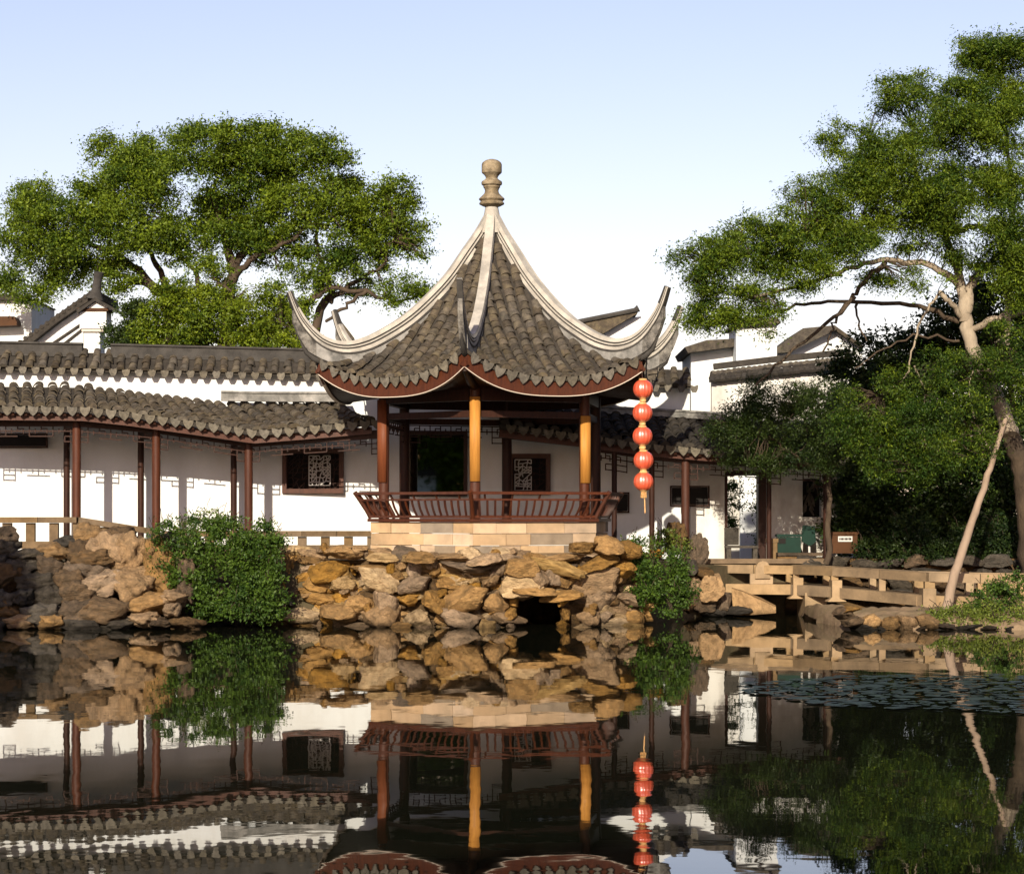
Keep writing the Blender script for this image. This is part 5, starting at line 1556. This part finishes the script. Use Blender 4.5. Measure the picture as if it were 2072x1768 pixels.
for pts, r0, r1, mt in (([P(2045, 880, 45), P(2028, 830, tD), P(2004, 780, tD), P(1968, 700, tD), P(1952, 640, tD), P(1955, 600, tD)], 0.17, 0.115, PB),
                        ([P(2096, 1190, 45.6), P(2084, 1060, 45.4), P(2070, 960, 45.2), P(2047, 884, 45)], 0.34, 0.172, DB),
                        ([P(1953, 650, tD), P(1946, 580, tD), P(1930, 520, tD), P(1912, 476, tD), P(1890, 420, tD), P(1850, 350, tD), P(1850, 260, tD)], 0.12, 0.03, PB),
                        ([P(1955, 630, tD), P(1966, 575, tD), P(1990, 545, tD + .2), P(2030, 500, tD + .3), P(2050, 400, tD + .3), P(2030, 250, tD)], 0.11, 0.03, PB),
                        ([P(1962, 668, tD), P(2010, 645, tD - .3), P(2060, 636, tD - .4), P(2110, 620, tD - .4)], 0.07, 0.05, PB),
                        ([P(1945, 640, tD), P(1920, 608, tD - .3), P(1902, 590, tD - .4)], 0.06, 0.045, PB),
                        ([P(1904, 592, tD - .4), P(1868, 640, tD - .5), P(1850, 700, tD - .6), P(1830, 760, tD - .7), P(1780, 800, tD - .8)], 0.03, 0.012, PB),
                        ([P(1946, 580, tD), P(1900, 545, tD - .3), P(1840, 530, tD - .5), P(1780, 528, tD - .8), P(1700, 550, 43.6), P(1620, 580, 43), P(1520, 600, 42.4)], 0.085, 0.025, PB),
                        ([P(1940, 650, tD + .1), P(1860, 620, tD + .1), P(1760, 612, tD), P(1660, 612, 43.6), P(1580, 628, 42.8), P(1500, 650, 42.4)], 0.06, 0.02, DB),
                        ([P(1790, 528, tD - .8), P(1745, 570, tD - .8), P(1710, 620, tD - .8), P(1640, 680, tD - .9), P(1580, 730, tD - .9), P(1530, 780, tD - 1)], 0.06, 0.02, DB),
                        ([P(1730, 600, tD - .8), P(1690, 640, tD - .7), P(1680, 680, tD - .7), P(1665, 710, tD - .7)], 0.04, 0.015, DB),
                        ([P(1735, 612, tD), P(1738, 660, tD), P(1755, 690, tD)], 0.03, 0.012, DB),
                        ([P(1940, 690, tD), P(1860, 680, tD - .3), P(1790, 705, tD - .4), P(1730, 745, tD - .4)], 0.03, 0.012, DB),
                        ([P(1912, 476, tD), P(1960, 460, tD + .2), P(2010, 470, tD + .4), P(2080, 480, tD + .4)], 0.07, 0.05, DB),
                        ([P(1900, 450, tD), P(1840, 440, tD - .4), P(1760, 450, tD - .7), P(1680, 470, 43.5), P(1560, 480, 42.6)], 0.06, 0.02, DB),
                        ([P(1700, 555, tD - 1), P(1620, 540, 43), P(1520, 520, 42.4), P(1430, 530, 42.1)], 0.045, 0.015, DB),
                        ([P(1860, 360, tD), P(1800, 330, tD - .3), P(1740, 300, tD - .4)], 0.045, 0.015, DB),
                        ([P(1850, 300, tD), P(1930, 240, tD), P(2000, 150, tD)], 0.045, 0.015, DB),
                        ([P(2038, 700, tD - .5), P(2038, 600, tD - .5), P(2036, 505, tD - .5)], 0.075, 0.055, PB),
                        ([P(2030, 680, tD - .7), P(1990, 720, tD - .8), P(1965, 770, tD - .9), P(1962, 820, tD - .9)], 0.022, 0.010, PB),
                        ([P(1970, 830, tD - .9), P(1960, 870, tD - 1), P(1900, 910, tD - 1.1), P(1870, 950, tD - 1.1)], 0.022, 0.010, PB),
                        ([P(1970, 850, tD - .9), P(2000, 900, tD - 1), P(2020, 920, tD - 1)], 0.02, 0.010, PB),
                        ([P(1850, 740, tD - .7), P(1872, 790, tD - .8), P(1866, 850, tD - .9), P(1874, 900, tD - .9)], 0.02, 0.008, PB)):
    _, op = limb(tr, pts, r0, r1, mt, rg, 'trunk' if r0 > 0.3 else 'branch', wob=0.02, n=12 if r0 > .1 else 7, pw=0.42 if r0 > 0.3 else 0.7)
    starts += op
twigs(tr, starts, tips + tips2, DB, rg, r=0.015, maxlen=2.4)

lt = thing('leaning_trunk', 'bare pale trunk leaning up from the islet into the foliage', 'tree trunk', P(1916, 1236, 42.2))
limb(lt, [P(1914, 1240, 42.2), P(1932, 1160, 42.4), P(1962, 1070, 42.7), P(1990, 990, 43), P(2012, 920, 43.3), P(2034, 850, 43.8)], 0.102, 0.042, M['bark_bare'], rg, 'trunk', wob=0.006, n=10)

# --- lower tree hanging over the right gallery
tg = thing('small_tree', 'soft dark green tree hanging in front of the right gallery roof', 'tree', P(1590, 1130, 46.2))
gbl = [(1480, 850, 40, 50), (1520, 830, 46, 44), (1500, 900, 50, 40), (1560, 860, 56, 56), (1590, 820, 46, 36), (1560, 915, 40, 30), (1640, 850, 50, 50), (1620, 910, 44, 36), (1690, 880, 40, 50), (1670, 930, 36, 24), (1540, 790, 40, 24), (1640, 790, 46, 24), (1540, 935, 24, 14), (1600, 940, 26, 14), (1700, 820, 40, 40), (1455, 870, 20, 24)]
o, tips, k = crown('crown', tg, gbl, 45.6, 0.6, 400, 0.052, M['leaf_dark'], 16, clump=0.13, cl_leaves=26, dvar=0.4, tone_mid=0.45, shell=0.6, gap=2.0, thr=0.05, droop=0.7, aspect=0.34); NL += k
starts = []
for pts, r0, r1 in (([P(1671, 1140, 46.6), P(1676, 1040, 46.5), P(1680, 960, 46.3), P(1660, 900, 46), P(1620, 840, 45.8)], 0.07, 0.03), ([P(1680, 960, 46.3), P(1620, 930, 45.9), P(1560, 890, 45.7), P(1500, 870, 45.6)], 0.05, 0.02), ([P(1660, 900, 46), P(1700, 850, 46)], 0.04, 0.02)):
    _, op = limb(tg, pts, r0, r1, M['bark'], rg, 'trunk' if r0 > 0.06 else 'branch'); starts += op
twigs(tg, starts, tips, M['bark'], rg, r=0.012)

# --- dark evergreens filling the right background
for i, (lab, bls, seed, base_uv, dd) in enumerate((
        ('dark evergreen standing right of the white courtyard wall, under the large tree', [(1750, 770, 60, 60), (1800, 720, 60, 50), (1740, 860, 70, 60), (1800, 940, 80, 60), (1740, 960, 60, 60), (1770, 1040, 70, 60), (1720, 1050, 40, 50), (1830, 1010, 60, 60), (1770, 1100, 60, 30), (1850, 860, 70, 70), (1850, 760, 60, 60)], 17, (1780, 1160), 49.0),
        ('dense black-green evergreen behind the leaning trunk', [(1900, 690, 60, 60), (1950, 760, 60, 60), (1930, 850, 70, 60), (1890, 930, 70, 60), (1950, 980, 70, 60), (1890, 1040, 60, 60), (1940, 1080, 70, 50), (1880, 1110, 60, 30), (1960, 640, 50, 50)], 18, (1920, 1165), 48.5),
        ('dark evergreen at the right edge, behind the forked pale trunk', [(2030, 640, 60, 70), (2070, 720, 60, 70), (2010, 800, 60, 60), (2060, 880, 60, 70), (2020, 970, 60, 60), (2075, 1030, 60, 60), (2020, 1070, 60, 50), (2070, 1110, 60, 40), (2000, 700, 40, 40), (2090, 560, 50, 60)], 19, (2040, 1165), 48.0))):
    te = thing('evergreen_tree', lab, 'tree', P(base_uv[0], base_uv[1], dd))
    o, tips, k = crown('crown', te, bls, dd, 0.8, 230, 0.085, M['leaf_dark'], seed, clump=0.17, cl_leaves=26, dvar=0.5, tone_mid=0.35, shell=0.55); NL += k
    _, op = limb(te, [P(base_uv[0], base_uv[1] + 10, dd), P(base_uv[0] + 8, 950, dd), P(base_uv[0] + 2, 740, dd)], 0.14, 0.04, M['bark'], rg, 'trunk')
    twigs(te, op, tips, M['bark'], rg, r=0.015)
# hedge mass far behind
hb = MB()
rs = np.random.RandomState(5)
nh = 26000
cx = rs.uniform(6.0, 22, nh); cy = 54 + rs.uniform(0, 1.6, nh); cz = 0.9 + rs.uniform(0, 1, nh) ** 0.8 * (3.6 + 0.8 * np.sin(cx * 1.7) + rs.uniform(0, .5, nh))
me = leaf_mesh('hedge', np.stack([cx, cy, cz], 1), 0.16 * rs.uniform(.6, 1.4, nh), 0.3 + rs.normal(0, .2, nh), M['leaf_dark'], rs)
hg = bpy.data.objects.new('hedge', me); col.objects.link(hg)
tag(hg, 'dark hedge far behind the evergreens at right', 'hedge')

# --- ivy and shrubs
def ivy(name, label, blobs, d, mat, seed, leaf=0.055, per=260, cat='ivy', dd=0.35, tone=0.5, clump=0.09, dvar=0.15):
    global NL
    t = thing(name, label, cat, P(blobs[0][0], blobs[0][1], d))
    o, tips, k = crown('foliage', t, blobs, d, dd, per, leaf, mat, seed, clump=clump, cl_leaves=20, tone_mid=tone, dvar=dvar, up=0.2, shell=0.5); NL += k
    mb = MB()
    rgx = random.Random(seed)
    for tp in (tips[::2] if cat == 'ivy' else tips[::5]):
        q = Vector((tp.x + rgx.uniform(-.15, .15), tp.y + 0.25, tp.z + rgx.uniform(.1, .3)))
        mb.tube([q, q.lerp(tp, .5) + Vector((0, -.05, .03)), tp], [0.006, 0.005, 0.003], 5, cap=False)
    mb.build('stems', M['bark'], t, kind='stuff')
    return t
ivy('ivy_mound', 'thick green ivy hanging to the water between the rockery and the embankment',
    [(345, 1085, 40, 26), (400, 1090, 50, 36), (460, 1095, 56, 40), (520, 1100, 40, 40), (540, 1140, 30, 50), (400, 1140, 40, 50), (455, 1150, 60, 56), (515, 1170, 46, 56), (410, 1195, 40, 46), (470, 1205, 60, 44), (530, 1215, 36, 34), (420, 1230, 36, 20), (500, 1235, 50, 16), (555, 1190, 18, 40), (380, 1110, 26, 26), (550, 1235, 20, 14), (330, 1120, 20, 30), (360, 1165, 24, 30)], 41.5, M['leaf_ivy'], 21, per=330)
ivy('flowering_shrub', 'thin light shrub sprays rising above the ivy against the white wall', [(425, 1052, 26, 18), (400, 1062, 20, 10), (445, 1065, 24, 12), (375, 1068, 24, 8), (490, 1072, 20, 8)], 43.6, M['leaf_grass'], 22, leaf=0.04, per=70, cat='shrub', tone=0.7, clump=0.07)
ivy('ivy_mound', 'green leafy mound spilling into the water right of the embankment',
    [(1300, 1115, 30, 26), (1330, 1140, 40, 40), (1320, 1180, 36, 40), (1355, 1180, 38, 44), (1340, 1215, 40, 26), (1375, 1170, 22, 36), (1300, 1150, 18, 30), (1300, 1200, 16, 26), (1375, 1215, 18, 20), (1275, 1108, 20, 10)], 42.6, M['leaf_ivy'], 23, per=330)
ivy('moss_cushion', 'mossy low plant against the tall upright rock', [(1350, 1090, 18, 14), (1340, 1105, 20, 10), (1372, 1108, 20, 10)], 46.4, M['leaf_grass'], 24, cat='plant', per=120, tone=0.4)
ivy('grassy_shrub', 'dense green bush on the right end of the islet', [(2060, 1195, 46, 30), (2020, 1215, 44, 26), (1990, 1232, 30, 16), (2070, 1230, 40, 30), (2010, 1235, 40, 22), (2050, 1255, 50, 16), (2080, 1190, 40, 24)], 41.6, M['leaf_ivy'], 25, cat='bush')
ivy('grass_tuft', 'low green plants along the front edge of the islet', [(1920, 1252, 40, 10), (1960, 1250, 40, 12), (1990, 1250, 40, 14), (1895, 1258, 24, 8), (1940, 1262, 40, 8), (2000, 1262, 50, 9), (1900, 1240, 24, 6), (1970, 1236, 40, 8), (2040, 1262, 50, 9), (1960, 1268, 40, 6), (2015, 1252, 40, 12), (2050, 1258, 40, 12), (2078, 1250, 40, 16), (2030, 1240, 40, 12), (1985, 1258, 40, 10)], 41.2, M['leaf_grass'], 26, cat='plant', leaf=0.045)
ivy('dark_shrub', 'low dark shrubs growing along the top of the retaining wall', [(1775, 1105, 34, 22), (1830, 1090, 60, 34), (1900, 1100, 50, 28), (1960, 1095, 50, 34), (2030, 1095, 60, 36), (2090, 1110, 40, 30), (1790, 1120, 40, 14), (1870, 1120, 50, 14), (2000, 1125, 60, 16)], 46.9, M['leaf_dark'], 28, cat='shrubs', per=200, tone=0.15)
ivy('court_shrub', 'green shrub seen through the tall doorway', [(1482, 1000, 14, 20), (1480, 1030, 18, 24), (1488, 1052, 16, 14), (1478, 975, 16, 14), (1535, 1000, 10, 40), (1540, 1060, 10, 40)], 51.5, M['leaf_ivy'], 27, cat='shrub', per=110)

# --- opposite bank behind the viewer, seen only in the mirror and lighting nothing in front
ow = thing('far_bank_wall', 'white tiled wall on the near bank, seen only in the mirror', 'wall', (-6, -11, 0.95))
MB().box((-7.5, -11, 2.4), (8, 0.3, 2.9)).build('plaster_face', M['plaster'], ow)
MB().prism([Vector((-11.6, -11.5, 3.8)), Vector((-3.4, -11.5, 3.8)), Vector((-3.4, -11, 4.4)), Vector((-11.6, -11, 4.4))], (0, 0.0, 0.12)).build('coping', M['tile_dark'], ow)
MB().prism([Vector((-11.6, -10.5, 3.8)), Vector((-3.4, -10.5, 3.8)), Vector((-3.4, -11, 4.4)), Vector((-11.6, -11, 4.4))], (0, 0.0, 0.12)).build('coping', M['tile_dark'], ow)
to = thing('near_bank_tree', 'dense green tree on the near bank, seen only in the mirror', 'tree', (-3, -12, 0.95))
rs = np.random.RandomState(44)
nn_ = 26000
dirs = rs.normal(size=(nn_, 3)); dirs /= np.linalg.norm(dirs, axis=1, keepdims=True)
pos = dirs * (rs.uniform(0, 1, nn_) ** 0.4)[:, None] * np.array([3.4, 2.0, 4.6]) + np.array([0.2, 0, 5.6])
me = leaf_mesh('crown', pos, 0.3 * rs.uniform(.6, 1.4, nn_), 0.5 + rs.normal(0, .2, nn_), M['leaf_tree'], rs)
o = bpy.data.objects.new('crown', me); col.objects.link(o); o.parent = to
limb(to, [Vector((-3, -12, 0.9)), Vector((-2.9, -12, 2.5)), Vector((-2.8, -12, 4.4))], 0.2, 0.08, M['bark'], rg, 'trunk')
# unseen tree added to shade the rockery, and the bank it stands on
MB().add([(-60, 18, 0.6), (-12.2, 18, 0.6), (-11.6, 44.4, 0.6), (-60, 44.4, 0.6), (-12.2, 18, -1.2), (-11.6, 44.4, -1.2)], [(0, 1, 2, 3), (1, 4, 5, 2)]).build('shade_tree_bank', M['soil'], kind='structure')
sb = thing('added_shade_tree', 'unseen round tree added on the left bank to shade the rockery', 'tree', (-12.8, 30, 0.6))
rs = np.random.RandomState(46)
nn_ = 16000
dirs = rs.normal(size=(nn_, 3)); dirs /= np.linalg.norm(dirs, axis=1, keepdims=True)
pos = dirs * (rs.uniform(0, 1, nn_) ** 0.45)[:, None] * np.array([1.7, 1.9, 1.5]) + np.array([0.9, 0, 4.6])
me = leaf_mesh('crown', pos, 0.17 * rs.uniform(.6, 1.4, nn_), 0.5 + rs.normal(0, .2, nn_), M['leaf_tree'], rs)
o = bpy.data.objects.new('crown', me); col.objects.link(o); o.parent = sb
limb(sb, [Vector((-12.8, 30, 0.5)), Vector((-12.4, 30, 2.6)), Vector((-11.6, 30, 4.4)), Vector((-11.1, 30, 5.6))], 0.2, 0.08, M['bark'], rg, 'trunk')
open('/tmp/nl.txt', 'w').write(str(NL))
